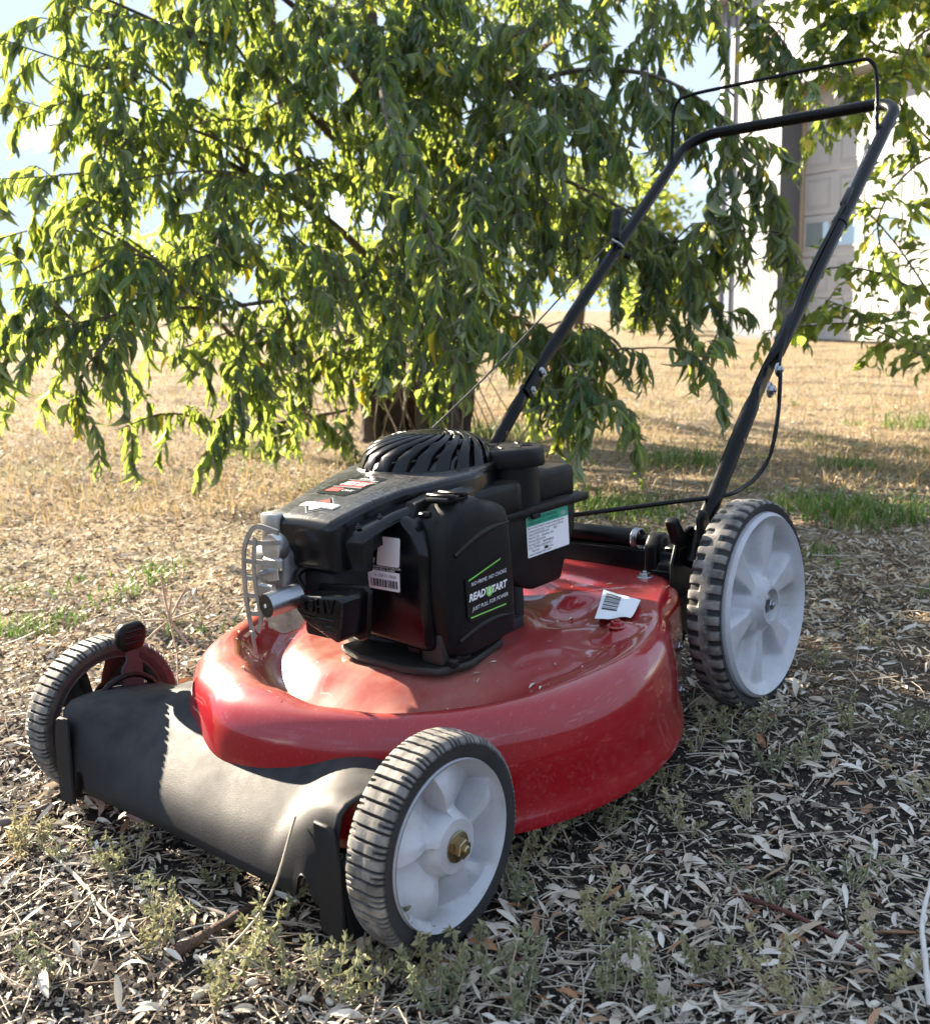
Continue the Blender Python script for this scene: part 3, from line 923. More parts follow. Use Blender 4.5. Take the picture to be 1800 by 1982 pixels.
def side_tree():
    base = Vector((3.05, 4.3, float(gz(3.05, 4.3))))
    t = empty('poplar_tree', base)
    tag(t, 'tree at the right edge with small rounded light green leaves by the garage', 'tree')
    inv = Matrix.Translation(-base); loc = lambda path: [inv @ v for v in path]
    tr = smooth_path([base + Vector((0, 0, -0.05)), base + Vector((0.02, -0.05, 0.6)), base + Vector((-0.03, -0.1, 1.3)), base + Vector((-0.05, -0.15, 2.2)), base + Vector((0, -.2, 3.0))], 8)
    V, F = tube_arrays(loc(tr), [0.075 * (1 - 0.6 * i / len(tr)) for i in range(len(tr))], 12)
    mesh('trunk', V, F, BARK, t, None, 70)
    d = 4.0
    L_ = [([(2260, 250, 4.2), (1990, 120, 3.9), (1790, 108, 3.6), (1720, 135, 3.5), (1600, 228, 3.3), (1560, 260, 3.3)], .012, 1.0), ([(1790, 108, 3.6), (1700, 90, 3.5), (1640, 20, 3.4), (1580, -40, 3.4)], .006, 1.8),
          ([(2260, 250, 4.2), (1990, 300, 3.8), (1830, 290, 3.5), (1740, 200, 3.4), (1690, 150, 3.3)], .008, .6), ([(1830, 290, 3.5), (1760, 330, 3.3), (1700, 420, 3.2), (1720, 520, 3.2), (1760, 560, 3.2)], .005, .7),
          ([(2250, 500, 4.2), (2000, 640, 3.7), (1800, 570, 3.4), (1690, 525, 3.2), (1600, 520, 3.15), (1510, 560, 3.1), (1490, 600, 3.1)], .006, .8), ([(2000, 660, 3.7), (1800, 670, 3.4), (1700, 620, 3.25), (1600, 580, 3.15)], .006, .8),
          ([(2000, 660, 3.7), (1830, 700, 3.4), (1720, 650, 3.2), (1640, 625, 3.2), (1480, 640, 3.2)], .005, .7), ([(1800, 570, 3.4), (1740, 480, 3.25), (1690, 420, 3.2), (1660, 380, 3.2)], .004, .7),
          ([(2230, 0, 4.2), (1950, -60, 3.8), (1760, -30, 3.5), (1650, 60, 3.4), (1600, 160, 3.3)], .008, 2.0), ([(2230, 0, 4.2), (1930, 40, 3.8), (1790, 60, 3.5), (1740, 160, 3.4), (1770, 300, 3.35)], .008, 1.1),
          ([(1950, -60, 3.8), (1800, -40, 3.5), (1700, 10, 3.4), (1560, 60, 3.4)], .006, 1.9),
          ([(1790, 108, 3.6), (1680, 160, 3.5), (1570, 130, 3.5), (1480, 160, 3.45)], .005, 1.6), ([(1990, 120, 3.9), (1850, 20, 3.7), (1740, -20, 3.6), (1620, -30, 3.5), (1500, 20, 3.5), (1440, 80, 3.45)], .006, 1.8), ([(1990, 300, 3.8), (1870, 360, 3.5), (1780, 400, 3.3), (1750, 470, 3.3)], .005, .5)]
    br = [(loc(limb(p, 6)), r, .0016, dn) for p, r, dn in L_]
    return t, grow(t, br, LEAF2, OVATE, 0.042, 0.20, 0.055, 0.027, 0.018, 0.14, 300, 0.14, 0.8, 0.55)
NL2 = side_tree()


# far trees and bushes in the field
def far_tree(name, label, x, y, h, w, n, cat, size, seed, z0=0.25):
    r2 = np.random.default_rng(seed)
    g = float(gz(x, y))
    t = empty(name, (x, y, g))
    tag(t, label, cat, 'far trees on the field')
    V, F = tube_arrays([Vector((0, 0, -.2)), Vector((.05 * h, 0, h * .35)), Vector((0, .04 * h, h * .8))], [h * .03, h * .022, h * .008], 7)
    mesh('trunk', V, F, BARK, t, None, 70)
    # clumps through the crown
    nc = 26
    cc = r2.normal(size=(nc, 3)) * np.array([w * .26, w * .26, h * .2]) + np.array([0, 0, h * (.55 + z0 * .2)])
    k = r2.integers(0, nc, n)
    pos = cc[k] + r2.normal(size=(n, 3)) * w * 0.085
    ax = r2.normal(size=(n, 3)) + np.array([0, 0, -0.5]); ax /= np.linalg.norm(ax, axis=1)[:, None]
    sd = np.cross(ax, r2.normal(size=(n, 3))); sd /= np.linalg.norm(sd, axis=1)[:, None]
    pos[:, 2] = np.maximum(pos[:, 2], 0.1 * h)
    V, F, T = batch([LANCE[1]], np.zeros(n, int), pos, ax, sd, np.full(n, size), np.full(n, size * .45), r2.random(n))
    tag(mesh('crown', V, F, LEAF2, t, None, 180, {'tint': T}), kind='stuff')
far_tree('field_tree', 'pale far tree seen through the gap left of the garage', 3.6, 33.0, 6.4, 4.6, 4200, 'tree', 0.34, 1)
far_tree('field_tree', 'low far bush on the horizon beyond the left branches', -13.0, 46.0, 3.2, 6.5, 2600, 'tree', 0.40, 2)
far_tree('field_tree', 'small far tree on the horizon just left of the trunks', -4.6, 52.0, 4.0, 5.0, 2600, 'tree', 0.40, 3)
far_tree('field_tree', 'bush standing in the dry grass beside the garage corner', 4.55, 24.0, 2.0, 2.0, 2400, 'tree', 0.22, 4)

# ------------------------------------------------------------------ dry litter, weeds and grass
def dry_material(name, cols, rough=0.75, trans=0.12):
    """cols: colour stops over the piece's own random tint"""
    m = bpy.data.materials.new(name); m.use_nodes = True
    nt = m.node_tree; nt.nodes.clear()
    out = N(nt, 'ShaderNodeOutputMaterial')
    at = N(nt, 'ShaderNodeAttribute', _attribute_name='tint'); oi = N(nt, 'ShaderNodeObjectInfo')
    t = math_n(nt, 'FRACT', math_n(nt, 'ADD', at.outputs['Fac'], oi.outputs['Random']))
    cr = N(nt, 'ShaderNodeValToRGB'); cr.color_ramp.interpolation = 'LINEAR'
    els = cr.color_ramp.elements
    while len(els) < len(cols): els.new(0.5)
    for i, (p_, c) in enumerate(cols):
        els[i].position = p_; els[i].color = rgba(c)
    nt.links.new(t, cr.inputs['Fac'])
    p = N(nt, 'ShaderNodeBsdfPrincipled', Roughness=rough); p.inputs['Specular IOR Level'].default_value = 0.25
    nt.links.new(cr.outputs['Color'], p.inputs['Base Color'])
    tr = N(nt, 'ShaderNodeBsdfTranslucent'); nt.links.new(cr.outputs['Color'], tr.inputs['Color'])
    mx = N(nt, 'ShaderNodeMixShader'); mx.inputs[0].default_value = trans
    nt.links.new(p.outputs[0], mx.inputs[1]); nt.links.new(tr.outputs[0], mx.inputs[2]); nt.links.new(mx.outputs[0], out.inputs['Surface'])
    return m


DRY = dry_material('dry_leaf', [(0.0, (0.46, 0.40, 0.31)), (0.25, (0.62, 0.57, 0.49)), (0.5, (0.50, 0.42, 0.32)), (0.72, (0.71, 0.67, 0.60)), (0.88, (0.30, 0.22, 0.15)), (0.96, (0.36, 0.18, 0.09)), (1.0, (0.42, 0.34, 0.24))])
STRAW = dry_material('straw', [(0.0, (0.42, 0.34, 0.24)), (0.3, (0.56, 0.50, 0.40)), (0.6, (0.26, 0.19, 0.12)), (0.85, (0.64, 0.60, 0.52)), (1.0, (0.13, 0.085, 0.06))])
DRY2 = dry_material('field_leaf', [(0.0, (0.38, 0.29, 0.17)), (0.3, (0.50, 0.41, 0.27)), (0.55, (0.22, 0.15, 0.085)), (0.75, (0.60, 0.54, 0.44)), (0.9, (0.34, 0.20, 0.09)), (1.0, (0.13, 0.085, 0.055))])
CRUMB = dry_material('crumb', [(0.0, (0.05, 0.038, 0.03)), (0.35, (0.13, 0.10, 0.075)), (0.6, (0.03, 0.024, 0.02)), (0.8, (0.42, 0.36, 0.27)), (1.0, (0.60, 0.55, 0.46))], trans=0.0)
SEED = dry_material('seed', [(0.0, (0.58, 0.54, 0.43)), (0.5, (0.46, 0.41, 0.30)), (1.0, (0.64, 0.61, 0.53))], 0.55, 0.0)
WEED = dry_material('weed', [(0.0, (0.20, 0.21, 0.11)), (0.3, (0.32, 0.31, 0.17)), (0.6, (0.17, 0.20, 0.12)), (0.8, (0.44, 0.38, 0.21)), (1.0, (0.34, 0.32, 0.18))], trans=0.25)
GREEN = dry_material('grass_green', [(0.0, (0.07, 0.15, 0.02)), (0.5, (0.13, 0.23, 0.04)), (0.85, (0.20, 0.26, 0.07)), (1.0, (0.34, 0.28, 0.13))], 0.5, 0.3)
GOLD = dry_material('grass_dry', [(0.0, (0.36, 0.27, 0.13)), (0.5, (0.46, 0.36, 0.20)), (0.8, (0.30, 0.20, 0.09)), (1.0, (0.24, 0.24, 0.09))], 0.7, 0.3)


def curl_template(ns, arc, curl, twist, shape=0.8):
    """dry leaf: curled across, bowed along, twisted"""
    V = []
    for i in range(ns):
        s = i / (ns - 1)
        w = max(0.05, math.sin(PI * (0.06 + 0.92 * s)) ** shape)
        for c in (-1, -0.33, 0.33, 1):
            a = c * curl
            y = 0.5 * w * (math.sin(a) / max(curl, 0.3)); z = 0.5 * w * (1 - math.cos(a)) / max(curl, 0.3)
            tw = twist * (s - .5)
            y, z = y * math.cos(tw) - z * math.sin(tw), y * math.sin(tw) + z * math.cos(tw)
            V.append((s - 0.5, y, z, arc * (1 - (2 * s - 1) ** 2) * 0.5))
    F = []
    for i in range(ns - 1):
        for c in range(3):
            a = i * 4 + c
            F.append((a, a + 4, a + 5, a + 1))
    V = np.array(V)
    return V, np.array(F)


def dry_templates():
    out = []
    for arc, curl, tw in ((0.12, 0.9, 0.3), (-0.06, 1.5, 0.8), (0.22, 0.5, -0.6), (0.05, 2.0, 1.4), (0.15, 1.2, -1.2), (0.35, 0.7, 0.4), (0.03, 0.35, 0.2), (0.08, 0.6, 0.9)):
        V, F = curl_template(5, arc, curl, tw)
        out.append((V, F))
    return out


DT_ = dry_templates()
# as unit templates for batch(): x along, y across (scaled by width), z scaled by length, so fold the curl height in
DRYT = [(np.stack([v[:, 0], v[:, 1], v[:, 2] * 0.22 + v[:, 3]], 1), f) for v, f in DT_]


def scatter(n, d0, d1, power, px0=-420, px1=2220):
    """places on the ground in front of the camera, thinning with distance"""
    u = rng.random(n)
    d = (d0 ** (1 - power) + u * (d1 ** (1 - power) - d0 ** (1 - power))) ** (1 / (1 - power)) if power != 1 else d0 * (d1 / d0) ** u
    px = px0 + (px1 - px0) * rng.random(n)
    x = (px - 900) / 1975.6 * d; y = d
    return x, y


def patch(x, y, f=1.0):
    return 0.5 + 0.25 * np.sin(x * 5.1 * f + 2 * np.sin(y * 3.7 * f)) + 0.25 * np.sin(y * 6.3 * f + 2.2 * np.sin(x * 4.3 * f + 1))


def ground_normal(x, y):
    e = 0.03
    nx = -(gz(x + e, y) - gz(x - e, y)) / (2 * e); ny = -(gz(x, y + e) - gz(x, y - e)) / (2 * e)
    n = np.stack([nx, ny, np.ones_like(nx)], 1); return n / np.linalg.norm(n, axis=1)[:, None]


def lie(n, x, y, tilt=0.25):
    """random lying directions: axis and side vectors on the ground"""
    nn = ground_normal(x, y) + rng.normal(size=(n, 3)) * tilt; nn /= np.linalg.norm(nn, axis=1)[:, None]
    a = rng.random(n) * 2 * PI
    ax = np.stack([np.cos(a), np.sin(a), np.zeros(n)], 1)
    ax -= nn * (ax * nn).sum(1)[:, None]; ax /= np.linalg.norm(ax, axis=1)[:, None]
    sd = np.cross(nn, ax)
    return ax, sd


def litter_leaves():
    n = 33000
    x, y = scatter(n, 0.42, 7.0, 0.75)
    keep = rng.random(n) < 0.35 + 0.65 * patch(x, y)
    x, y = x[keep], y[keep]; n = len(x)
    L = 0.008 + 0.023 * rng.random(n) ** 1.8; L *= np.where(rng.random(n) < 0.12, 1.35, 1.0)
    W_ = L * (0.15 + 0.24 * rng.random(n) ** 1.3)
    ax, sd = lie(n, x, y, 0.30)
    z = gz(x, y) + 0.002 + 0.010 * rng.random(n) ** 2
    pos = np.stack([x, y, z], 1)
    idx = rng.integers(0, len(DRYT), n)
    T = rng.random(n)
    d = np.hypot(x, y)
    px = 900 + 1975.6 * x / y; py = 600 + 1975.6 * 0.6 / y
    inv = (px > 10) & (px < 1790) & (py < 2000)
    big = np.argsort(-np.where(inv, L / d * (0.6 + W_ / L), 0))[:230]
    me_ = []
    for v, f in DRYT:
        me = bpy.data.meshes.new('fallen_leaf'); me.from_pydata([tuple(q) for q in v], [], [tuple(int(i) for i in ff) for ff in f]); me.materials.append(DRY); me.shade_smooth(); me_.append(me)
    nrm = np.cross(ax, sd)
    for i in big:
        o = bpy.data.objects.new('fallen_leaf', me_[idx[i]]); COL.objects.link(o)
        a, b_, c = Vector(tuple(ax[i])), Vector(tuple(sd[i])), Vector(tuple(nrm[i]))
        mt = Matrix((a * L[i] * 1.02, b_ * W_[i], c * L[i] * 1.02)).transposed().to_4x4(); mt.translation = Vector(tuple(pos[i])) + Vector((0, 0, .003))
        o.matrix_world = mt
        tag(o, 'dry curled pale leaf lying loose on the dark soil', 'fallen leaf', 'dry leaves scattered on the soil')
    rest = np.ones(n, bool); rest[big] = False
    V, F, TT = batch(DRYT, idx[rest], pos[rest], ax[rest], sd[rest], L[rest], W_[rest], T[rest])
    tag(mesh('leaf_litter', V, F, DRY, None, None, 180, {'tint': TT}), kind='stuff')


def stick_template(bow, k=3):
    V, F = [], []
    for i in range(4):
        s = i / 3
        for j in range(k):
            a = 2 * PI * j / k
            V.append((s - 0.5, 0.5 * math.cos(a) , 0.0, 0.5 * math.sin(a), bow * (1 - (2 * s - 1) ** 2)))
    for i in range(3):
        for j in range(k):
            F.append((i * k + j, i * k + (j + 1) % k, (i + 1) * k + (j + 1) % k, (i + 1) * k + j))
    return np.array(V), np.array(F)


def litter_sticks(n, d0, d1, power, lmin, lmax, r, matl, name, tilt, lift):
    x, y = scatter(n, d0, d1, power)
    keep = rng.random(n) < 0.3 + 0.7 * patch(x + 3, y, 1.4); x, y = x[keep], y[keep]; n = len(x)
    L = lmin + (lmax - lmin) * rng.random(n) ** 2
    ax, sd = lie(n, x, y, tilt)
    ax[:, 2] += rng.normal(size=n) * 0.12; ax /= np.linalg.norm(ax, axis=1)[:, None]
    z = gz(x, y) + 0.001 + lift * rng.random(n)
    pos = np.stack([x, y, z], 1)
    nrm = np.cross(ax, sd)
    Vs, Fs, Ts = [], [], []; off = 0
    tm = [stick_template(b) for b in (0.0, 0.03, -0.05, 0.10)]
    idx = rng.integers(0, 4, n); T = rng.random(n); rr = r * (0.6 + 0.8 * rng.random(n))
    for k, (tv, tf) in enumerate(tm):
        m = np.where(idx == k)[0]
        q = pos[m][:, None] + ax[m][:, None] * (tv[None, :, 0:1] * L[m][:, None, None]) + sd[m][:, None] * (tv[None, :, 1:2] * rr[m][:, None, None] * 2 + tv[None, :, 4:5] * L[m][:, None, None]) + nrm[m][:, None] * (tv[None, :, 3:4] * rr[m][:, None, None] * 2)
        Vs.append(q.reshape(-1, 3)); nv = len(tv)
        Fs.append((tf[None] + (np.arange(len(m)) * nv)[:, None, None] + off).reshape(-1, 4)); Ts.append(np.repeat(T[m], nv)); off += len(m) * nv
    tag(mesh(name, np.concatenate(Vs), np.concatenate(Fs), matl, None, None, 180, {'tint': np.concatenate(Ts)}), kind='stuff')


def litter_crumbs(n):
    x, y = scatter(n, 0.42, 5.5, 0.9)
    s = 0.0015 + 0.0055 * rng.random(n) ** 2
    ax, sd = lie(n, x, y, 0.5)
    pos = np.stack([x, y, gz(x, y) + 0.001 + 0.004 * rng.random(n)], 1)
    tv = np.array([(-.5, -.4, 0), (.5, -.3, .15), (.45, .4, 0), (-.4, .45, .2)]); tf = np.array([(0, 1, 2, 3)])
    V, F, T = batch([(tv, tf)], np.zeros(n, int), pos, ax, sd, s * 1.5, s, rng.random(n))
    tag(mesh('soil_crumbs', V, F, CRUMB, None, None, None, {'tint': T}), kind='stuff')


def seeds():
    V, F = lathe_arrays([(0.12, -0.5), (0.36, -0.34), (0.47, 0.0), (0.36, 0.34), (0.12, 0.5)], (0, 0, 0), 'x', 8)
    me = bpy.data.meshes.new('olive_stone'); me.from_pydata([tuple(v) for v in V], [], F); me.materials.append(SEED); me.shade_smooth()
    n = 150
    x, y = scatter(n, 0.6, 2.6, 0.6, 30, 1780)
    for i in range(n):
        o = bpy.data.objects.new('fruit_stone', me); COL.objects.link(o)
        L = 0.0085 + 0.004 * rng.random()
        o.scale = (L, L * 0.66, L * 0.66); o.rotation_euler = (rng.random() * 6, rng.normal() * .2, rng.random() * 6)
        o.location = (x[i], y[i], float(gz(x[i], y[i])) + 0.0055)
        tag(o, 'pale oval fruit stone lying among the dry leaves', 'fruit stone', 'fruit stones on the soil')


def blades(n, h0, h1, w, spread, seed, lean=0.45):
    r2 = np.random.default_rng(seed)
    a = r2.random(n) * 2 * PI; rad = spread * np.sqrt(r2.random(n))
    base = np.stack([np.cos(a) * rad, np.sin(a) * rad, np.zeros(n)], 1)
    h = h0 + (h1 - h0) * r2.random(n)
    b = r2.random(n) * 2 * PI; ln = lean * (0.3 + r2.random(n))
    dr = np.stack([np.cos(b), np.sin(b), np.zeros(n)], 1)
    sd = np.stack([-np.sin(b), np.cos(b), np.zeros(n)], 1)
    V = np.zeros((n, 7, 3))
    for k, (s, ww) in enumerate(((0, 1), (0.4, .9), (0.75, .6))):
        c = base + dr * (h * ln * s * s)[:, None] + np.array([0, 0, 1]) * (h * s * (1 - 0.25 * ln * s))[:, None]
        V[:, 2 * k] = c - sd * w * ww / 2; V[:, 2 * k + 1] = c + sd * w * ww / 2
    V[:, 6] = base + dr * (h * ln)[:, None] + np.array([0, 0, 1]) * (h * (1 - 0.25 * ln))[:, None]
    F = []
    for i in range(n):
        o = i * 7
        F += [(o, o + 1, o + 3, o + 2), (o + 2, o + 3, o + 5, o + 4), (o + 4, o + 5, o + 6)]
    return V.reshape(-1, 3), F, np.repeat(r2.random(n), 7)


def grass_tufts():
    spots = [(1180, 985, .085, 'green grass tuft behind the engine, right beside the fuel tank'), (1245, 1000, .075, 'green grass tuft above the hinge tube behind the deck'), (1330, 900, .10, 'pale green grass tuft further back behind the near handle tube'),
             (1660, 1010, .11, 'large green grass tuft right of the rear wheel top'), (1740, 1000, .09, 'green grass tuft near the right edge of the view'), (1560, 985, .07, 'green grass tuft touching the rear tyre'),
             (1770, 830, .12, 'far grass tuft at the right on the straw field'), (990, 850, .12, 'grass tuft in front of the field behind the fuel cap'), (905, 842, .10, 'grass at the foot of the right stem'), (520, 880, .08, 'short grass tuft left of the trunk base'),
             (1640, 905, .06, 'small grass tuft on the litter beyond the rear wheel'), (80, 1215, .035, 'tiny green tuft beside the far front wheel, on its left')]
    for k, (px, py, h, lab) in enumerate(spots):
        q = G(px, py)
        sc = 1.0
        V, F, T = blades(180, h * .35, h * 1.1, 0.0042, 0.06 + h * .9, 100 + k, 0.85)
        o = mesh('grass_tuft', V, F, GREEN, None, q, None, {'tint': T * 0.8 if k % 3 else T})
        tag(o, lab, 'grass tuft', 'green grass tufts on the ground')


def field_grass():
    n = 48000
    x, y = scatter(n, 3.2, 30, 1.15, -700, 2600)
    k = rng.random(n) < 0.25 + 0.75 * patch(x * .35, y * .35)
    x, y = x[k], y[k]; n = len(x)
    V, F, T = blades(n, 0.025, 0.085, 0.0035, 0, 55, 0.9)
    V = V.reshape(n, 7, 3)
    sc = 0.7 + 0.09 * y
    V = V * np.minimum(sc, 1.6)[:, None, None] + np.stack([x, y, gz(x, y)], 1)[:, None, :]
    tag(mesh('dry_grass', V.reshape(-1, 3), F, GOLD, None, None, None, {'tint': T}), kind='stuff')


def weeds():
    tmpl = []
    lt = [leaf_template(0.3, 0.25, 4), leaf_template(0.1, 0.15, 4)]
    for k in range(7):
        r2 = np.random.default_rng(40 + k)
        SV, SF = [], []; pos, ax, sd = [], [], []
        for s_ in range(5):
            a = r2.random() * 2 * PI; ln = 0.035 + 0.05 * r2.random(); lean = 0.2 + 0.7 * r2.random()
            pts = [Vector((0.012 * math.cos(a) * r2.random(), 0.012 * math.sin(a) * r2.random(), -.004))]
            v = Vector((math.cos(a) * lean, math.sin(a) * lean, 1)).normalized()
            for j in range(6):
                v = (v + Vector(tuple(r2.normal(size=3) * .16)) + Vector((0, 0, .05))).normalized(); pts.append(pts[-1] + v * ln / 6)
            V, F = tube_arrays(pts, [0.0011 - .0006 * j / 6 for j in range(7)], 4); o = len(SV); SV += V; SF += [tuple(i + o for i in f) for f in F]
            for j in range(2, 7):
                m = 5 + int(5 * j / 6)
                for _ in range(m):
                    d = Vector(tuple(r2.normal(size=3))) + v * 0.8; d.normalize(); e = d.cross(Vector(tuple(r2.normal(size=3)))).normalized()
                    pos.append(tuple(pts[j] + d * 0.001)); ax.append(tuple(d)); sd.append(tuple(e))
        n = len(pos); L = 0.005 + 0.006 * r2.random(n)
        V, F, T = batch(lt, r2.integers(0, 2, n), np.array(pos), np.array(ax), np.array(sd), L, L * .5, np.full(n, 0.0) + 0.18 * r2.random(n))
        sm = bpy.data.meshes.new('weed_plant'); sm.from_pydata([tuple(v) for v in SV], [], SF); sm.materials.append(STRAW)
        fm_o = mesh('leaves', V, F, WEED, None, None, 180, {'tint': T}); fm = fm_o.data; bpy.data.objects.remove(fm_o)
        tmpl.append((sm, fm))
    spots = [(225, 1690, 1.0), (262, 1668, .8), (430, 1722, 1.0), (545, 1668, 1.0), (640, 1742, 1.1), (560, 1742, .9), (700, 1800, 1.1), (120, 1668, .7), (330, 1780, .9), (490, 1858, 1.2), (300, 1850, 1.0), (830, 1930, 1.1), (760, 1905, 1.2), (915, 1880, 1.3),
             (1005, 1690, 1.2), (1040, 1625, 1.0), (1130, 1590, 1.2), (1175, 1610, .9), (1240, 1545, 1.1), (1290, 1520, .9), (1420, 1440, 1.1), (1385, 1420, .9), (1350, 1455, .8), (1470, 1420, 1.0), (1555, 1490, 1.1), (1500, 1500, .9), (1640, 1415, 1.0), (1770, 1420, 1.1),
             (1140, 1800, 1.2), (1640, 1730, .9), (1010, 1960, 1.3), (1180, 1940, 1.1), (1380, 1900, 1.0), (1540, 1960, 1.2), (1720, 1900, 1.1), (660, 1960, 1.3), (560, 1900, 1.1), (420, 1950, 1.1), (90, 1900, .9), (1010, 1760, 1.1), (1330, 1620, .9), (1500, 1760, .9), (1600, 1300, .9), (1690, 1260, .9),
             (60, 1660, 1.0), (30, 1640, .8), (860, 1960, 1.2), (1270, 1960, 1.1), (1790, 1560, 1.0), (1450, 1590, .8)]
    labs = ['weed in the bottom left corner area beside the pale bare stalk', 'small weed just behind the pale bare stalk, near the shadow of the shield', 'yellowish weed under the middle of the front shield', 'weed close under the lip of the front shield near its near end', 'weed between the near front wheel and the brown stick', "weed standing at the tip of the leaning stalk's shadow, left of the near end plate", 'bushy weed directly in front of the near front tyre', 'low weed below the far front wheel at the left', 'weed at the lower end of the thick brown stick', 'pale weed below the pair of reddish twigs', 'weed left of the thick brown stick, near the bottom left', 'weed in front of the near front wheel, at the bottom centre', "tall yellowish weed at the left of the near front wheel's foot", 'largest weed at the foot of the near front wheel, on its right', 'weed behind the near front wheel, below the red skirt', 'weed under the red skirt just right of the near front wheel', 'weed below the withered stalk before the red deck', 'small weed right of the withered stalk', 'weed below the right part of the red skirt', 'small weed at the rear corner of the red skirt', "weed in front of the rear wheel's foot", 'weed between the deck corner and the rear wheel', "smallest weed below the deck's rear corner", 'weed right below the rear tyre', "sprawling weed right of the rear wheel's foot", 'weed a little nearer than the rear wheel', 'weed far right of the rear wheel, level with its foot', "weed at the right edge, level with the rear wheel's foot", 'weed in the open litter left of the dark red twig', 'weed just above the dark red twig', 'yellow weed at the bottom edge, right of the near front wheel', "weed at the bottom edge below the dark red twig's left end", 'weed at the bottom, under the middle of the dark red twig', 'tall pale weed at the bottom edge towards the right', 'weed near the right edge, below the dark red twig', 'weed at the bottom edge left of the near front wheel', 'weed beside the lower reddish twig', 'weed at the bottom edge below the thick brown stick', 'weed alone near the bottom left corner', 'weed on the right side of the near front wheel, behind its nut', 'weed in the litter right of the red skirt, halfway to the right edge', 'weed between the dark red twig and the rear wheel', 'weed behind the rear wheel at the right', 'weed on the litter right of the rear wheel, further back', 'dark weed near the left edge beside the grey stick', 'small weed at the very left edge', 'weed at the bottom edge, just right of centre', 'weed at the bottom edge between centre and right', 'weed at the right edge in the middle of the litter', 'weed midway between the rear wheel and the dark red twig']
    for k, (px, py, sc) in enumerate(spots):
        q = G(px, py)
        sm, fm = tmpl[k % 7]
        o = bpy.data.objects.new('weed_plant', sm); COL.objects.link(o); o.location = q; o.scale = (sc * .78,) * 3; o.rotation_euler = (0, 0, rng.random() * 6.3)
        f = bpy.data.objects.new('weed_leaves', fm); COL.objects.link(f); f.parent = o; f['kind'] = 'stuff'
        tag(o, labs[k], 'weed', 'small weeds growing among the litter')


def twigs():
    brown = bark_material('stick_brown', (0.045, 0.022, 0.016), (0.17, 0.115, 0.08))
    red = simple('stick_red', (0.10, 0.030, 0.022), 0.6, var=0.35, vscale=60)
    pale = simple('stick_pale', (0.42, 0.36, 0.27), 0.8, var=0.25, vscale=80)
    white = simple('stick_white', (0.55, 0.52, 0.47), 0.8, var=0.2, vscale=80)
    grey = simple('stick_grey', (0.13, 0.105, 0.095), 0.8, var=0.35, vscale=60)

    def tw(label, pts, r, mat, lifts=None):
        path = []
        for i, q in enumerate(pts):
            g = G(q[0], q[1]); path.append(g + Vector((0, 0, r + (q[2] if len(q) > 2 else 0.002))))
        path = smooth_path(path, 6)
        n = len(path)
        V, F = tube_arrays(path, [r * (1 - 0.45 * i / n) * (1 + 0.12 * math.sin(i * 2.3)) for i in range(n)], 8)
        tag(mesh('stick', V, F, mat, None, None, 60), label, 'stick', 'sticks and stalks on the ground')
    tw('thick brown split stick in front of the black front shield', [(335, 1862), (420, 1812), (500, 1760), (592, 1705)], .0062, brown)
    tw('dark red twig lying across the soil at the lower right', [(1420, 1742, .004), (1530, 1790, .008), (1660, 1850, .006), (1830, 1905)], .0028, red)
    tw('whitish twig standing at the right edge of the view', [(1800, 1960), (1788, 1900, .02), (1782, 1850, .03), (1800, 1800, .05)], .0030, white)
    tw('grey weathered stick beside the far front wheel at the left edge', [(-30, 1612), (30, 1600), (95, 1572)], .0065, grey)
    tw('pale bare stalk left of the brown stick', [(98, 1662, .006), (150, 1710, .004), (205, 1775), (262, 1808)], .0024, pale)
    tw('thin pale stalk curving below the pale bare stalk', [(225, 1790), (240, 1840), (275, 1868)], .0016, pale)
    tw('pair of thin reddish twigs, upper one, at the bottom', [(430, 1895), (500, 1885), (570, 1872)], .0018, red)
    tw('lower thin reddish twig at the bottom centre', [(420, 1910), (500, 1900), (600, 1905)], .0014, red)
    tw('thin brown twig right of the near front wheel', [(930, 1795), (985, 1850), (1020, 1880)], .0022, red)
    # stalk leaning against the shield
    a, b_ = G(410, 1880) + Vector((0, 0, .004)), P(572, 1580, 0.985)
    m1 = a.lerp(b_, .5) + Vector((0.012, 0, -0.012))
    V, F = tube_arrays(smooth_path([a, m1, b_], 8), 0.0013, 6)
    tag(mesh('stalk', V, F, pale, None, None, 60), 'long thin stalk leaning up against the front shield', 'stalk')
    # withered stalk standing in front of the red deck
    a = G(1105, 1640); V, F = tube_arrays(smooth_path([a, a + Vector((-.012, .0, .03)), a + Vector((-.016, .0, .06)), a + Vector((-.004, 0, .095))], 6), 0.0010, 6)
    tag(mesh('stalk', V, F, pale, None, None, 60), 'withered thin stalk standing before the red deck', 'stalk')
    # dry seed head beside the height lever
    base = G(345, 1330); top = base + Vector((-0.015, 0.01, 0.115))
    root = empty('seed_stalk', base); tag(root, 'dry star shaped seed head behind the height lever', 'seed head')
    V, F = tube_arrays([Vector((0, 0, 0)), (top - base) * .5 + Vector((.006, 0, 0)), top - base], .0013, 6); mesh('stem', V, F, pale, root, None, 60)
    for dx, dz, l in ((-.1, 1, .085), (.45, .8, .075), (.9, .35, .05), (-1, .02, .05), (-.7, -.6, .055), (.6, -.7, .06), (.15, 1, .05)):
        d = Vector((dx, -0.15, dz)).normalized() * l
        V, F = tube_arrays([top - base, top - base + d * .5, top - base + d], [.0011, .0026, .0010], 6); mesh('ray', V, F, pale, root, None, 60)


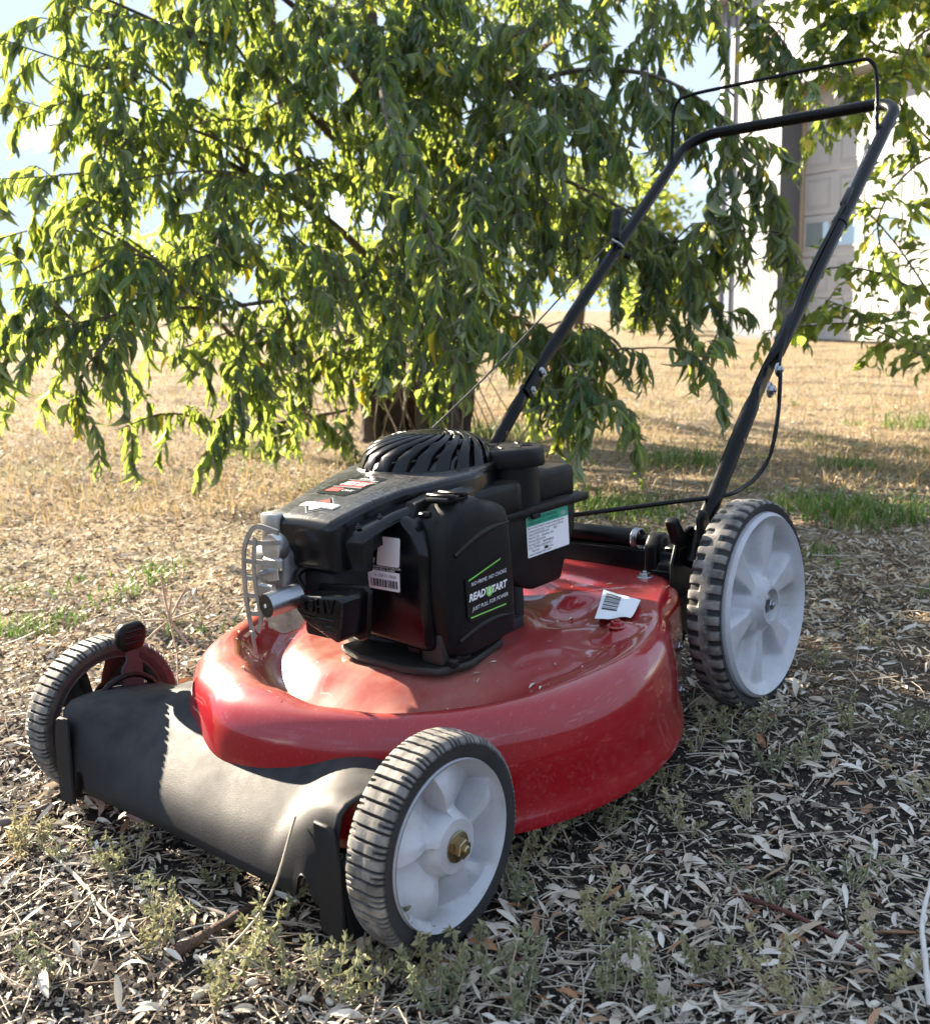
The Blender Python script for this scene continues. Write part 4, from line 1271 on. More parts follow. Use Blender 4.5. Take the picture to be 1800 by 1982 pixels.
litter_leaves()
litter_sticks(19000, 0.42, 4.0, 0.9, 0.010, 0.075, 0.00075, STRAW, 'straw_litter', 0.22, 0.010)
litter_sticks(14000, 0.42, 3.0, 0.9, 0.006, 0.028, 0.0007, CRUMB, 'stem_litter', 0.4, 0.004)
litter_sticks(7000, 2.0, 9.0, 1.0, 0.03, 0.10, 0.0013, STRAW, 'straw_field', 0.2, 0.012)
litter_crumbs(90000)


def wheel_litter():
    """leaves and straw pushed up round the foot of each tyre"""
    xs, ys = [], []
    for lx, ly in ((0.0, -0.297), (0.0, 0.297), (0.7135, -0.2915), (0.7135, 0.2915)):
        n = 130
        a = rng.random(n) * 2 * PI; r = 0.020 + 0.055 * rng.random(n) ** 1.4
        wx = lx + np.cos(a) * r * 1.5; wy = ly + np.sign(np.sin(a)) * 0.024 + np.sin(a) * r * .6
        q = [MOWER_M @ Vector((float(i), float(j), 0)) for i, j in zip(wx, wy)]
        xs += [v.x for v in q]; ys += [v.y for v in q]
    x, y = np.array(xs), np.array(ys); n = len(x)
    L = 0.010 + 0.024 * rng.random(n); W_ = L * (0.15 + 0.25 * rng.random(n))
    ax, sd = lie(n, x, y, 0.6)
    pos = np.stack([x, y, gz(x, y) + 0.003 + 0.014 * rng.random(n)], 1)
    V, F, T = batch(DRYT, rng.integers(0, len(DRYT), n), pos, ax, sd, L, W_, rng.random(n))
    tag(mesh('tyre_litter', V, F, DRY, None, None, 180, {'tint': T}), kind='stuff')
wheel_litter()


def field_flakes(n):
    x, y = scatter(n, 1.7, 12.0, 1.0)
    s = (0.004 + 0.012 * rng.random(n) ** 2) * (0.8 + 0.07 * y)
    ax, sd = lie(n, x, y, 0.45)
    pos = np.stack([x, y, gz(x, y) + 0.002 + 0.008 * rng.random(n)], 1)
    tv = np.array([(-.5, -.15, 0.08), (0, -.32, -.02), (.5, -.1, .1), (.5, .1, .1), (0, .32, 0.06), (-.5, .15, .02)]); tf = np.array([(0, 1, 4, 5), (1, 2, 3, 4)])
    V, F, T = batch([(tv, tf)], np.zeros(n, int), pos, ax, sd, s * 1.7, s * .9, rng.random(n))
    tag(mesh('field_litter', V, F, DRY2, None, None, None, {'tint': T}), kind='stuff')
field_flakes(70000)
seeds()
grass_tufts()
field_grass()


def field_weeds():
    """low green growth in soft patches on the straw"""
    x, y = scatter(420, 1.9, 14.0, 1.0, -300, 2100)
    k = patch(x * .8 + 1.0, y * .8) > 0.52
    x, y = x[k], y[k]
    VV, FF, TT = [], [], []; off = 0
    for i in range(len(x)):
        n = int(10 + 22 * rng.random())
        V, F, T = blades(n, 0.012, 0.030 + 0.030 * rng.random(), 0.0040, 0.035 + 0.05 * rng.random(), 500 + i, 1.0)
        V = V + np.array([x[i], y[i], float(gz(x[i], y[i]))])
        VV.append(V); FF += [tuple(q + off for q in f) for f in F]; TT.append(T * .9); off += len(V)
    tag(mesh('field_weeds', np.concatenate(VV), FF, GREEN, None, None, None, {'tint': np.concatenate(TT)}), kind='stuff')
field_weeds()
weeds()
twigs()
# ------------------------------------------------------------------ the lawn mower
mower = empty('lawn_mower')
mower.matrix_world = MOWER_M
tag(mower, 'red push lawn mower with black engine and white wheels on the leaf litter', 'lawn mower')

# ---- deck
DCX, DCY = 0.30, -0.005


def lerp_table(tab, a):
    """tab: list of (angle deg, values) over 0..360"""
    a = a % 360
    t = tab + [(tab[0][0] + 360, tab[0][1])]
    for i in range(len(t) - 1):
        if t[i][0] <= a <= t[i + 1][0]:
            f = (a - t[i][0]) / (t[i + 1][0] - t[i][0]); f = f * f * (3 - 2 * f)
            return [p + (q - p) * f for p, q in zip(t[i][1], t[i + 1][1])]
    return t[-1][1]


RO_T = [(0, (0.31,)), (40, (0.30,)), (90, (0.285,)), (120, (0.288,)), (145, (0.302,)), (162, (0.315,)), (182, (0.330,)), (212, (0.333,)), (245, (0.333,)), (275, (0.333,)), (302, (0.336,)), (330, (0.330,))]


def deck_out(th):
    c, s = math.cos(th), math.sin(th)
    rc = lerp_table(RO_T, math.degrees(th))[0]
    n = 6.0
    rb = (abs(c / 0.365) ** n + abs(s / 0.242) ** n) ** (-1 / n) if c > 0 else 0.0
    k = 40.0
    return math.log(math.exp(k * rc) + math.exp(k * rb)) / k if rb > 0.2 else rc, max(0.0, min(1.0, (rb - rc + 0.02) / 0.05))


# angle (0 = rear, 90 = far side, 180 = front, 270 = near side): crest height, valley height, crest inset, valley place 0..1
DECK_T = [(0, (0.203, 0.201, 0.030, 0.5)), (45, (0.198, 0.188, 0.034, 0.5)), (90, (0.190, 0.172, 0.045, 0.5)), (135, (0.194, 0.152, 0.052, 0.50)),
          (165, (0.196, 0.145, 0.060, 0.48)), (185, (0.191, 0.145, 0.048, 0.52)), (203, (0.184, 0.147, 0.032, 0.60)), (217, (0.181, 0.150, 0.024, 0.62)), (235, (0.180, 0.154, 0.026, 0.62)), (262, (0.181, 0.162, 0.036, 0.60)),
          (285, (0.183, 0.168, 0.028, 0.60)), (305, (0.186, 0.175, 0.020, 0.5)), (330, (0.199, 0.194, 0.028, 0.5))]


def make_deck():
    NT, rings = 260, []
    for i in range(NT):
        th = 2 * PI * i / NT
        ro, bx = deck_out(th)
        zc, zv, ins, vp = lerp_table(DECK_T, math.degrees(th))
        r0, rc = 0.150, ro - ins
        fl = 1 - bx
        prof = [(0.030, 0.1762), (r0 - 0.030, 0.1768), (r0 - 0.004, 0.1775), (r0 + 0.004, 0.1785), (r0 + 0.010, 0.176)]
        rv = r0 + 0.012 + (rc - r0 - 0.012) * vp
        for k in range(1, 8):
            t = k / 7; s_ = t * t * (3 - 2 * t)
            prof.append((r0 + 0.010 + (rv - r0 - 0.010) * t, 0.176 + (zv - 0.176) * s_))
        for k in range(1, 9):
            t = k / 8; s_ = t * t * (3 - 2 * t)
            prof.append((rv + (rc - rv) * t, zv + (zc - zv) * s_))
        # rolled shoulder as a quarter ellipse from the crest to the wall
        dz = 0.050 if bx < 0.5 else 0.034
        dz = (0.040 + 0.30 * ins) * (1 - bx) + 0.030 * bx
        for k in range(1, 9):
            a = PI / 2 * 0.87 * k / 8
            prof.append((rc + ins * math.sin(a) / 0.979, zc - dz * (1 - math.cos(a))))
        zb = zc - dz * 0.797
        prof += [(ro + 0.0022, zb - 0.012), (ro + 0.0036, 0.122), (ro + 0.0005 + 0.0038 * fl, 0.108),
                 (ro + 0.0044 * fl, 0.094), (ro + 0.0050 * fl, 0.081), (ro + 0.0066 * fl, 0.070),
                 (ro + 0.0085 * fl, 0.063), (ro + 0.0100 * fl, 0.056 - 0.006 * bx), (ro + 0.010 * fl, 0.050 - 0.008 * bx), (ro + 0.006 * fl - 0.003 * bx, 0.049 - 0.008 * bx), (ro + 0.005 * fl - 0.003 * bx, 0.058)]
        rings.append([(DCX + r * math.cos(th), DCY + r * math.sin(th), z) for r, z in prof])
    V = np.array(rings)
    X, Y, Z = V[..., 0], V[..., 1], V[..., 2]
    top = smoothstep(0.150, 0.17, Z)
    # pressed boss with a bolt near the rear corner, and the pressed window ridge behind the engine
    Z += top * 0.010 * np.exp(-(((X - 0.424) / 0.030) ** 2 + ((Y + 0.243) / 0.020) ** 2) ** 2)
    Z -= top * 0.008 * np.exp(-(((X - 0.47) / 0.05) ** 2 + ((Y + 0.150) / 0.026) ** 2) ** 2)
    Z += top * 0.006 * np.exp(-(((X - 0.50) / 0.018) ** 2 + ((Y + 0.115) / 0.03) ** 2) ** 2)
    Z -= top * 0.006 * np.exp(-(((X - 0.10) / 0.035) ** 2 + ((Y + 0.05) / 0.05) ** 2))
    return rings, V


_, DV = make_deck()
nu, nv = DV.shape[:2]
deck = mesh('deck', DV.reshape(-1, 3), grid_faces(nu, nv, True), M['red_paint'], mower, None, 50)


def deck_z(x, y):
    d = (DV[..., 0] - x) ** 2 + (DV[..., 1] - y) ** 2 - (DV[..., 2] - 0.15) * 1e-4
    m = np.where(DV[..., 2] > 0.12, d, 9)
    i = np.argmin(m)
    return DV.reshape(-1, 3)[i, 2]


def hexbolt(name, loc, axis, mat, parent, r=0.008, washer=True, h=0.006):
    """a flanged hexagon bolt head; axis 'x-','y-','z'"""
    bm = bmesh.new()
    a, sgn = axis[0], (-1 if axis.endswith('-') else 1)
    V, F = [], []
    def add(prof, seg):
        v, f = lathe_arrays([(q, sgn * t) for q, t in prof], loc, a, seg)
        vs = [bm.verts.new(q) for q in v]
        for ff in f: bm.faces.new([vs[i] for i in ff])
    if washer: add([(r * 1.55, 0), (r * 1.55, 0.0012), (r * 1.4, 0.0018)], 18)
    add([(r, 0.001), (r, h), (r * 0.9, h + 0.0008)], 6)
    add([(r * 0.45, h), (r * 0.45, h + 0.003), (r * 0.3, h + 0.004)], 10)
    return from_bm(name, bm, mat, parent, None, 35)


hexbolt('deck_bolt', (0.617, -0.172, deck_z(0.617, -0.172) - 0.001), 'z', M['zinc'], deck)
hexbolt('deck_bolt', (0.423, -0.243, deck_z(0.424, -0.243) - 0.001), 'z', M['red_paint'], deck, 0.009)
for z in (0.120, 0.057):
    hexbolt('deck_bolt', (0.567, -0.2490, z), 'y-', M['zinc'], deck, 0.0075)
# sticker lying on the deck
def sticker():
    n, mth = 9, 7
    A, B, C_, D = [Vector(q) for q in ((0.5348, -0.1516, 0), (0.518, -0.2229, 0), (0.4497, -0.2474, 0), (0.4346, -0.2007, 0))]
    V = []
    for i in range(n):
        for j in range(mth):
            s_, t = i / (n - 1), j / (mth - 1)
            q = (A * (1 - s_) + B * s_) * (1 - t) + (D * (1 - s_) + C_ * s_) * t
            z = deck_z(q.x, q.y) * 0.6 + 0.198 * 0.4
            V.append((q.x, q.y, max(z, deck_z(q.x, q.y)) + 0.0014 + 0.002 * math.sin(3.5 * s_ + 1) * (t - .3)))
    o = mesh('barcode_sticker', V, grid_faces(n, mth), M['label_white'], mower, None, 60)
    bm = bmesh.new()
    bars = [(.10, .13), (.16, .175), (.20, .24), (.27, .285), (.31, .33), (.36, .40), (.43, .445), (.48, .52), (.56, .575), (.60, .65)]
    VA = np.array(V).reshape(n, mth, 3)
    def at(s_, t):
        x, y = s_ * (n - 1), t * (mth - 1)
        i, j = min(int(x), n - 2), min(int(y), mth - 2); fx, fy = x - i, y - j
        q = VA[i, j] * (1 - fx) * (1 - fy) + VA[i + 1, j] * fx * (1 - fy) + VA[i, j + 1] * (1 - fx) * fy + VA[i + 1, j + 1] * fx * fy
        return (q[0], q[1], q[2] + 0.0006)
    for t0, t1 in bars:
        pr = None
        for k in range(6):
            s_ = 0.10 + 0.42 * k / 5
            a, b = bm.verts.new(at(s_, t0)), bm.verts.new(at(s_, t1))
            if pr: bm.faces.new((pr[0], a, b, pr[1]))
            pr = (a, b)
    from_bm('barcode', bm, M['ink'], o)
sticker()

# dry bits lying on the deck
def clippings():
    r2 = np.random.default_rng(5)
    Z = DV[..., 2]; ok = np.argwhere((Z > 0.137) & (Z < 0.205))
    pick = ok[r2.integers(0, len(ok), 900)]
    pts = np.array([DV[i, j] for i, j in pick])
    rad = np.hypot(pts[:, 0] - DCX, pts[:, 1] - DCY)
    pts = pts[(rad > 0.17) & (rad < 0.30)][:150]
    pts[:, :2] += r2.normal(size=(len(pts), 2)) * 0.004
    n = len(pts)
    pos = np.array([(q[0], q[1], deck_z(q[0], q[1]) + 0.0012) for q in pts])
    a = r2.random(n) * 2 * PI
    ax = np.stack([np.cos(a), np.sin(a), r2.normal(size=n) * .1], 1); sd = np.stack([-np.sin(a), np.cos(a), r2.normal(size=n) * .2], 1)
    L = 0.003 + 0.012 * r2.random(n) ** 3
    V, F, T = batch(DRYT, r2.integers(0, len(DRYT), n), pos, ax, sd, L, L * (.12 + .3 * r2.random(n)), r2.random(n))
    tag(mesh('clippings', V, F, DRY, deck, None, 180, {'tint': T}), kind='stuff')
clippings()

# ---- front shield: black plastic apron between the front wheels
def make_shield():
    ys = np.linspace(-0.252, 0.252, 85)
    rows = []
    A = [(0.045, .158), (0.02, .150), (0.0, .141), (-.018, .130), (-.038, .1165), (-.056, .103), (-.069, .092), (-.0785, .082), (-.0850, .071), (-.0885, .060), (-.0905, .050), (-.086, .046)]
    B = [(0.055, .134), (0.02, .141), (-.005, .146), (-.03, .149), (-.053, .1495), (-.069, .148), (-.0790, .141), (-.0845, .124), (-.0875, .095), (-.0895, .066), (-.0905, .050), (-.086, .046)]
    for y in ys:
        a = abs(y)
        w = float(smoothstep(0.135, 0.232, a))
        nb = math.exp(-((a - 0.205) / 0.011) ** 4)
        sw = 0.0012 * math.sin(y * 19 + 1.0)
        row = []
        for (xa, za), (xb, zb) in zip(A, B):
            x, z = xa + (xb - xa) * w, za + (zb - za) * w
            z = max(z, 0.046 + 0.028 * nb)
            row.append((x + sw * (1 if z < .12 else 0), y, z))
        rows.append(row)
    V = np.array(rows)
    o = mesh('front_shield', V.reshape(-1, 3), grid_faces(len(ys), V.shape[1]), M['shield_plastic'], mower, None, 60)
    sol = o.modifiers.new('solid', 'SOLIDIFY'); sol.thickness = 0.003; sol.offset = -1
    for s_ in (-1, 1):
        y0, y1 = sorted((s_ * 0.2525, s_ * 0.2600))
        # end flange: a tall strip standing beside the wheel, with its rounded shoulder
        poly = [(-0.066, 0.020), (-0.084, 0.022), (-0.088, 0.060), (-0.087, 0.098), (-0.074, 0.108), (-0.064, 0.120), (-0.056, 0.132), (-0.046, 0.136), (-0.036, 0.130), (-0.040, 0.115), (-0.050, 0.08)]
        bm = bm_prism(poly, 1, y0, y1, 0.0025)
        # front face of the flange, turned towards the front
        k_ = 0.0 if s_ < 0 else -0.012
        q_ = lambda y_: s_ * (y_ + k_)
        bm_prism([(q_(0.2310), 0.030), (q_(0.2640), 0.026), (q_(0.2640), 0.106), (q_(0.2610), 0.116), (q_(0.2590), 0.126), (q_(0.2560), 0.1335), (q_(0.2500), 0.1375), (q_(0.2310), 0.138)], 0, -0.0955, -0.0905, 0.0015, 1, bm)
        from_bm('end_flange', bm, M['shield_plastic'], o)
        arch = []
        for k in range(13):
            a = PI * k / 12
            arch.append((0.004 - 0.050 * math.cos(a), s_ * 0.246, 0.108 + 0.050 * math.sin(a)))
        V2, F2 = tube_arrays(arch, 0.0042, 8)
        mesh('axle_arch', V2, F2, M['black_plastic'], o)
    return o
shield = make_shield()

# ---- wheels (axle along y, outer face towards -y)
def tyre_mesh(name, Rt, w, rim, lugs, style, parent):
    per = 10
    n = lugs * per
    ys = [-w / 2 + 0.004, -w / 2 + 0.001, -w / 2, -w / 2 + 0.0015, -w / 2 + 0.004]
    base = [rim, rim + (Rt - rim) * 0.35, rim + (Rt - rim) * 0.72, Rt - 0.0035, Rt - 0.0008]
    nt_ = 10
    inner = [-w / 2 + 0.004 + (w - 0.008) * k / nt_ for k in range(1, nt_)]
    ys = ys + inner + [-q for q in ys[::-1]]
    base = base + [Rt + 0.0012 * (1 - (2 * q / w) ** 2) for q in inner] + base[::-1]
    m = len(ys)
    V = np.zeros((n, m, 3)); T = np.zeros((n, m))
    for i in range(n):
        a = 2 * PI * i / n
        lug, ph = divmod(i, per); f = ph / per
        jit = 0.0004 * math.sin(lug * 12.9898)
        for j in range(m):
            r = base[j]; y = ys[j]
            tr = 1.0 if 3 <= j <= m - 4 else 0.0
            g = 0.0
            if style == 'front':
                if ph in (0, 1): g = 0.0042                       # full cross groove
                if ph in (5, 6):                                  # short slots from the two shoulders
                    if (lug % 2 == 0 and y < -w * 0.27) or (lug % 2 == 1 and y > w * 0.27): g = 0.0042
                if j in (2, m - 3) and ph in (0, 1, 5, 6): r -= 0.0012
                if abs(y) < 0.0006 and ph not in (0, 1): g = max(g, 0.0007)
            else:
                h = (ph + (5 if y > 0 else 0)) % per
                if abs(y) > w * 0.11 and h in (0, 1, 2, 3): g = 0.0042
                if abs(y) > w * 0.11 and h in (4, 9): g = 0.0006
                if j in (2, m - 3) and h in (0, 1, 2, 3): r -= 0.0014
            r = r - g * tr + jit * tr
            V[i, j] = (r * math.cos(a), y, r * math.sin(a))
            T[i, j] = (1.0 if g < 0.001 else 0.0) * tr
            if style != 'front' and tr and abs(y) < w * 0.11: T[i, j] = 1.3
    return mesh(name, V.reshape(-1, 3), grid_faces(n, m, True), M['tyre_rubber'], parent, None, 28, {'tread': T.ravel()})


def front_rim(name, Rr, w, parent, mat, gap=0.05, loc=(0, 0, 0)):
    """dished rim with five twisted spoon-shaped spokes and a hub"""
    nr, n = 24, 200
    o_y = -w / 2
    rows, mask = [], []
    ks = []
    for sp_ in range(5):
        for t in [0, 0.012, 0.03, 0.05] + [0.05 + 0.90 * k / 26 for k in range(1, 27)] + [0.965, 0.978, 0.99]:
            ks.append((sp_, t))
    n = len(ks)
    for sp_, t in ks:
        row, mk = [], []
        for j in range(nr):
            q = j / (nr - 1)
            r = 0.014 + (Rr - 0.014) * q
            a = 2 * PI * (sp_ + t) / 5 + 0.62 * q - 0.30 * q * q
            rise = min(1, t / 0.80) ** 0.9
            if t > 0.95: rise = (0.99 - t) / 0.04 if t < 0.99 else 0.0
            win = smoothstep(0.17, 0.34, q) * smoothstep(0.96, 0.80, q)
            bow = 1 - 0.5 * (2 * q - 1.15) ** 2
            y = 0.030 * win * (1 - 0.93 * rise * bow)
            hub = smoothstep(0.26, 0.18, q)
            y = y * (1 - hub) + (-0.004 + 0.004 * q) * hub
            y += 0.0045 * smoothstep(0.80, 0.90, q) * smoothstep(0.985, 0.95, q)
            if q > 0.97: y -= 0.001
            row.append((r * math.cos(a), o_y + y, r * math.sin(a)))
            mk.append(0.36 < q < 0.86 and (t > 0.985 or t < gap))
        rows.append(row); mask.append(mk)
    F = []
    for i in range(n):
        i2 = (i + 1) % n
        for j in range(nr - 1):
            if mask[i][j] and mask[i][j + 1] and mask[i2][j]: continue
            F.append((i * nr + j, i2 * nr + j, i2 * nr + j + 1, i * nr + j + 1))
    V = [q for r_ in rows for q in r_]
    # barrel behind the face, and the hub tube
    off = len(V)
    for i in range(n):
        a = 2 * PI * i / n
        for r, y in ((Rr, o_y + 0.0), (Rr + 0.0015, o_y + 0.003), (Rr + 0.0005, w / 2 - 0.004), (Rr - 0.003, w / 2 - 0.003), (Rr - 0.006, o_y + 0.012)):
            V.append((r * math.cos(a), y, r * math.sin(a)))
    F += grid_faces(n, 5, True, off)
    off = len(V)
    for i in range(n):
        a = 2 * PI * i / n
        for r, y in ((0.0075, o_y - 0.004), (0.014, o_y - 0.004), (0.0165, o_y + 0.002), (0.0165, w / 2 - 0.002), (0.007, w / 2 - 0.002)):
            V.append((r * math.cos(a), y, r * math.sin(a)))
    F += grid_faces(n, 5, True, off)
    return mesh(name, V, F, mat, parent, loc, 32)


def rear_rim(name, Rr, w, parent, mat, loc):
    nr, n = 28, 180
    o_y = -w / 2 - 0.004
    V = []
    for i in range(n):
        a = 2 * PI * i / n
        for j in range(nr):
            q = j / (nr - 1)
            r = 0.010 + (Rr - 0.010) * q
            lobe = 0.5 + 0.5 * math.cos(6 * a + 0.6)
            win = smoothstep(0.24, 0.40, q) * smoothstep(0.90, 0.74, q)
            y = 0.008 * smoothstep(0.14, 0.22, q) * smoothstep(0.94, 0.84, q) + 0.019 * win * smoothstep(0.2, 0.75, lobe)
            hub = smoothstep(0.19, 0.165, q)
            y += -0.006 * hub + 0.010 * smoothstep(0.105, 0.095, q)
            y -= 0.003 * smoothstep(0.93, 0.96, q)
            y += 0.005 * smoothstep(0.985, 1.0, q)
            V.append((r * math.cos(a), o_y + y, r * math.sin(a)))
    F = grid_faces(n, nr, True)
    off = len(V)
    for i in range(n):
        a = 2 * PI * i / n
        for r, y in ((Rr, o_y + 0.002), (Rr + 0.001, o_y + 0.006), (Rr, w / 2 - 0.003), (Rr - 0.006, w / 2 - 0.003), (0.012, 0.0)):
            V.append((r * math.cos(a), y, r * math.sin(a)))
    F += grid_faces(n, 5, True, off)
    return mesh(name, V, F, mat, parent, loc, 40)


# near front wheel leans a little on its loose axle
RF, RR = 0.1005, 0.1530
w1 = front_rim('front_wheel', 0.0795, 0.046, mower, M['wheel_plastic'], -0.1, (0, -0.2970, 0.0990))
w1.rotation_euler = (R(1.1), R(-16), R(-0.3))
tyre_mesh('tyre', RF, 0.048, 0.0792, 56, 'front', w1)
hexbolt('axle_nut', (0, -0.0275, 0), 'y-', M['brass'], w1, 0.0096, True, 0.009)
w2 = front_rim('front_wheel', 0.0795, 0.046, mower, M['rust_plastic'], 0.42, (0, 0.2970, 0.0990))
w2.rotation_euler = (0, R(20), R(180))
t2_ = tyre_mesh('tyre', RF, 0.048, 0.0792, 56, 'front', w2)
t2_.data.materials.append(M['dusty_rubber'])
for p_ in t2_.data.polygons:                                  # the inner wall of this tyre is caked with dust
    if p_.center.y > 0.0215: p_.material_index = 1
hexbolt('axle_nut', (0, -0.0275, 0), 'y-', M['brass'], w2, 0.0105, True, 0.009)
w3 = rear_rim('rear_wheel', 0.1350, 0.050, mower, M['wheel_plastic'], (0.7135, -0.2915, RR - 0.0005))
w3.rotation_euler = (0, R(10), 0)
tyre_mesh('tyre', RR, 0.050, 0.1352, 44, 'rear', w3)
hexbolt('axle_nut', (0, -0.0270, 0), 'y-', M['zinc'], w3, 0.0085, True, 0.008)
w4 = rear_rim('rear_wheel', 0.1350, 0.050, mower, M['wheel_plastic'], (0.7135, 0.2915, RR - 0.0005))
w4.rotation_euler = (0, 0, R(180))
tyre_mesh('tyre', RR, 0.050, 0.1352, 44, 'rear', w4)
hexbolt('axle_nut', (0, -0.0270, 0), 'y-', M['zinc'], w4, 0.0085, True, 0.008)
for y in (-1, 1):
    lathe('axle', [(0.008, y * 0.235), (0.008, y * 0.275)], (0.0, 0, 0.099), M['dark_iron'], mower, 'y', 14)
    lathe('axle', [(0.009, y * 0.225), (0.009, y * 0.270)], (0.7135, 0, 0.1525), M['dark_iron'], mower, 'y', 14)

# height levers beside the far front wheel
def height_lever(s_, x, mat_knob):
    bm = bmesh.new()
    st = [(x - 0.010, 0.150), (x - 0.012, 0.165), (x - 0.003, 0.192), (x + 0.018, 0.192), (x + 0.017, 0.165), (x + 0.014, 0.150)]
    bm_prism([(x - 0.016, 0.12), (x - 0.013, 0.168), (x - 0.006, 0.176), (x - 0.003, 0.195), (x + 0.014, 0.195), (x + 0.0135, 0.176), (x + 0.017, 0.168), (x + 0.018, 0.12)], 1, s_ * 0.2455 - 0.0015, s_ * 0.2455 + 0.0015, 0.0008, 1, bm)
    o = from_bm('height_lever', bm, M['lever_steel'], mower)
    bm = bm_prism([(x - 0.012, 0.190), (x - 0.0165, 0.203), (x - 0.0165, 0.216), (x - 0.009, 0.226), (x + 0.016, 0.226), (x + 0.0245, 0.217), (x + 0.0245, 0.203), (x + 0.018, 0.190)], 1, s_ * 0.2455 - 0.008, s_ * 0.2455 + 0.008, 0.005, 3)
    for k in range(3):
        zz = 0.199 + 0.0075 * k
        bm_box(x - 0.010 + 0.001 * k, x + 0.018 - 0.001 * k, s_ * 0.2455 - 0.0098, s_ * 0.2455 - 0.0070, zz, zz + 0.0032, 0.001, 1, bm)
    from_bm('lever_knob', bm, mat_knob, o)
height_lever(1, 0.012, M['black_plastic'])

# ---- engine
EX, EY = 0.345, 0.003
V, F = lathe_arrays([(0.05, 0.172), (0.118, 0.176), (0.120, 0.186), (0.112, 0.187), (0.100, 0.215), (0.098, 0.270), (0.095, 0.335)], (0.325, 0.0, 0), 'z', 48)
engine = mesh('engine', V, F, M['dark_cast'], mower, None, 40)
bm = bm_prism([(0.178, 0.020), (0.160, -0.030), (0.158, -0.110), (0.172, -0.155), (0.215, -0.170), (0.30, -0.150), (0.375, -0.090), (0.38, 0.0)], 2, 0.1785, 0.1875, 0.002, 1)
from_bm('base_plate', bm, M['dark_iron'], engine)

# body of the shroud below the nose (carries the white label)
bm = bm_prism([(-0.146, 0.205), (-0.147, 0.325), (-0.137, 0.352), (-0.112, 0.369), (-0.06, 0.372), (0.06, 0.372), (0.10, 0.33), (0.10, 0.22)], 0, 0.1655, 0.315, 0.010, 3)
from_bm('blower_housing', bm, M['black_shell'], engine)


def arch(x, yn, yf, zt, zb, rc, crown=0.0, n=6, out=0.0):
    pts = [(x, yn - out, zb)]
    for k in range(n + 1):
        a = PI - (PI / 2) * k / n
        pts.append((x, yn + rc + rc * math.cos(a), zt - rc + rc * math.sin(a)))
    for k in range(1, 6):
        t = k / 6
        pts.append((x, yn + rc + (yf - yn - 2 * rc) * t, zt + crown * math.sin(PI * t)))
    for k in range(n + 1):
        a = PI / 2 - (PI / 2) * k / n
        pts.append((x, yf - rc + rc * math.cos(a), zt - rc + rc * math.sin(a)))
    pts.append((x, yf + out, zb))
    return pts


# side shell: the lower step, flaring back around the fan
sec = [(0.109, -0.104, 0.050, 0.350, 0.313, .008), (0.113, -0.108, 0.056, 0.357, 0.312, .010), (0.120, -0.109, 0.058, 0.360, 0.313, .011), (0.124, -0.110, 0.062, 0.362, 0.350, .010), (0.145, -0.110, 0.066, 0.367, 0.3565, .010), (0.165, -0.112, 0.075, 0.372, 0.3615, .010),
       (0.21, -0.120, 0.095, 0.379, 0.363, .012), (0.255, -0.126, 0.12, 0.386, 0.366, .012), (0.30, -0.116, 0.13, 0.388, 0.366, .012), (0.345, -0.095, 0.14, 0.3885, 0.366, .012), (0.41, -0.050, 0.135, 0.387, 0.366, .012),
       (0.455, -0.010, 0.10, 0.384, 0.366, .010), (0.475, 0.0, 0.06, 0.380, 0.366, .008)]
loft('side_shell', [arch(*q) for q in sec], M['black_shell'], engine, True, 42)
sec = [(0.0925, -0.060, 0.028, 0.360, 0.318, .007), (0.0940, -0.070, 0.038, 0.3665, 0.313, .009), (0.0985, -0.075, 0.043, 0.3715, 0.311, .010), (0.106, -0.0765, 0.0455, 0.3745, 0.311, .010),
       (0.125, -0.078, 0.048, 0.3790, 0.313, .009), (0.16, -0.082, 0.054, 0.3865, 0.33, .008), (0.20, -0.092, 0.066, 0.3935, 0.34, .008), (0.245, -0.108, 0.084, 0.398, 0.35, .009), (0.30, -0.115, 0.108, 0.4005, 0.35, .010),
       (0.345, -0.103, 0.122, 0.4015, 0.35, .010), (0.39, -0.082, 0.120, 0.4005, 0.35, .010), (0.43, -0.040, 0.10, 0.398, 0.35, .010), (0.46, -0.008, 0.055, 0.394, 0.35, .010)]
shroud = loft('shroud', [arch(*q[:6], 0.002) for q in sec], M['shroud'], engine, True, 42)


def top_z(x, y):
    """height of the nose top"""
    xs = [q[0] for q in sec]; zs = [q[3] for q in sec]
    z = float(np.interp(x, xs, zs)); yn = float(np.interp(x, xs, [q[1] for q in sec])); yf = float(np.interp(x, xs, [q[2] for q in sec]))
    t = min(1, max(0, (y - yn) / (yf - yn)))
    return z + 0.002 * math.sin(PI * t)


def decal(name, pts, mat, parent, lift, sub=6):
    """flat print laid on the nose: polygon in x,y"""
    bm = bmesh.new()
    vs = [bm.verts.new((q[0], q[1], 0)) for q in pts]
    bm.faces.new(vs)
    bmesh.ops.triangulate(bm, faces=bm.faces)
    bmesh.ops.subdivide_edges(bm, edges=bm.edges, cuts=3, use_grid_fill=True)
    for v in bm.verts: v.co.z = top_z(v.co.x, v.co.y) + lift
    for f in bm.faces:
        if f.normal.z < 0: f.normal_flip()
    me = bpy.data.meshes.new(name); bm.to_mesh(me); bm.free()
    return link(name, me, mat, parent, None, 80)


def decal_text(name, s, size, cx, cy, mat, parent, lift, ux, uy, shear=0.0, bold=0.0):
    """lettering laid on the nose; ux: direction of the baseline in x,y"""
    V, F = text_verts(s, size, 'CENTER', shear, bold)
    W = []
    for v in V:
        x = cx + ux[0] * v.x + uy[0] * v.y; y = cy + ux[1] * v.x + uy[1] * v.y
        W.append((x, y, top_z(x, y) + lift))
    return mesh(name, W, F, mat, parent, None, None)


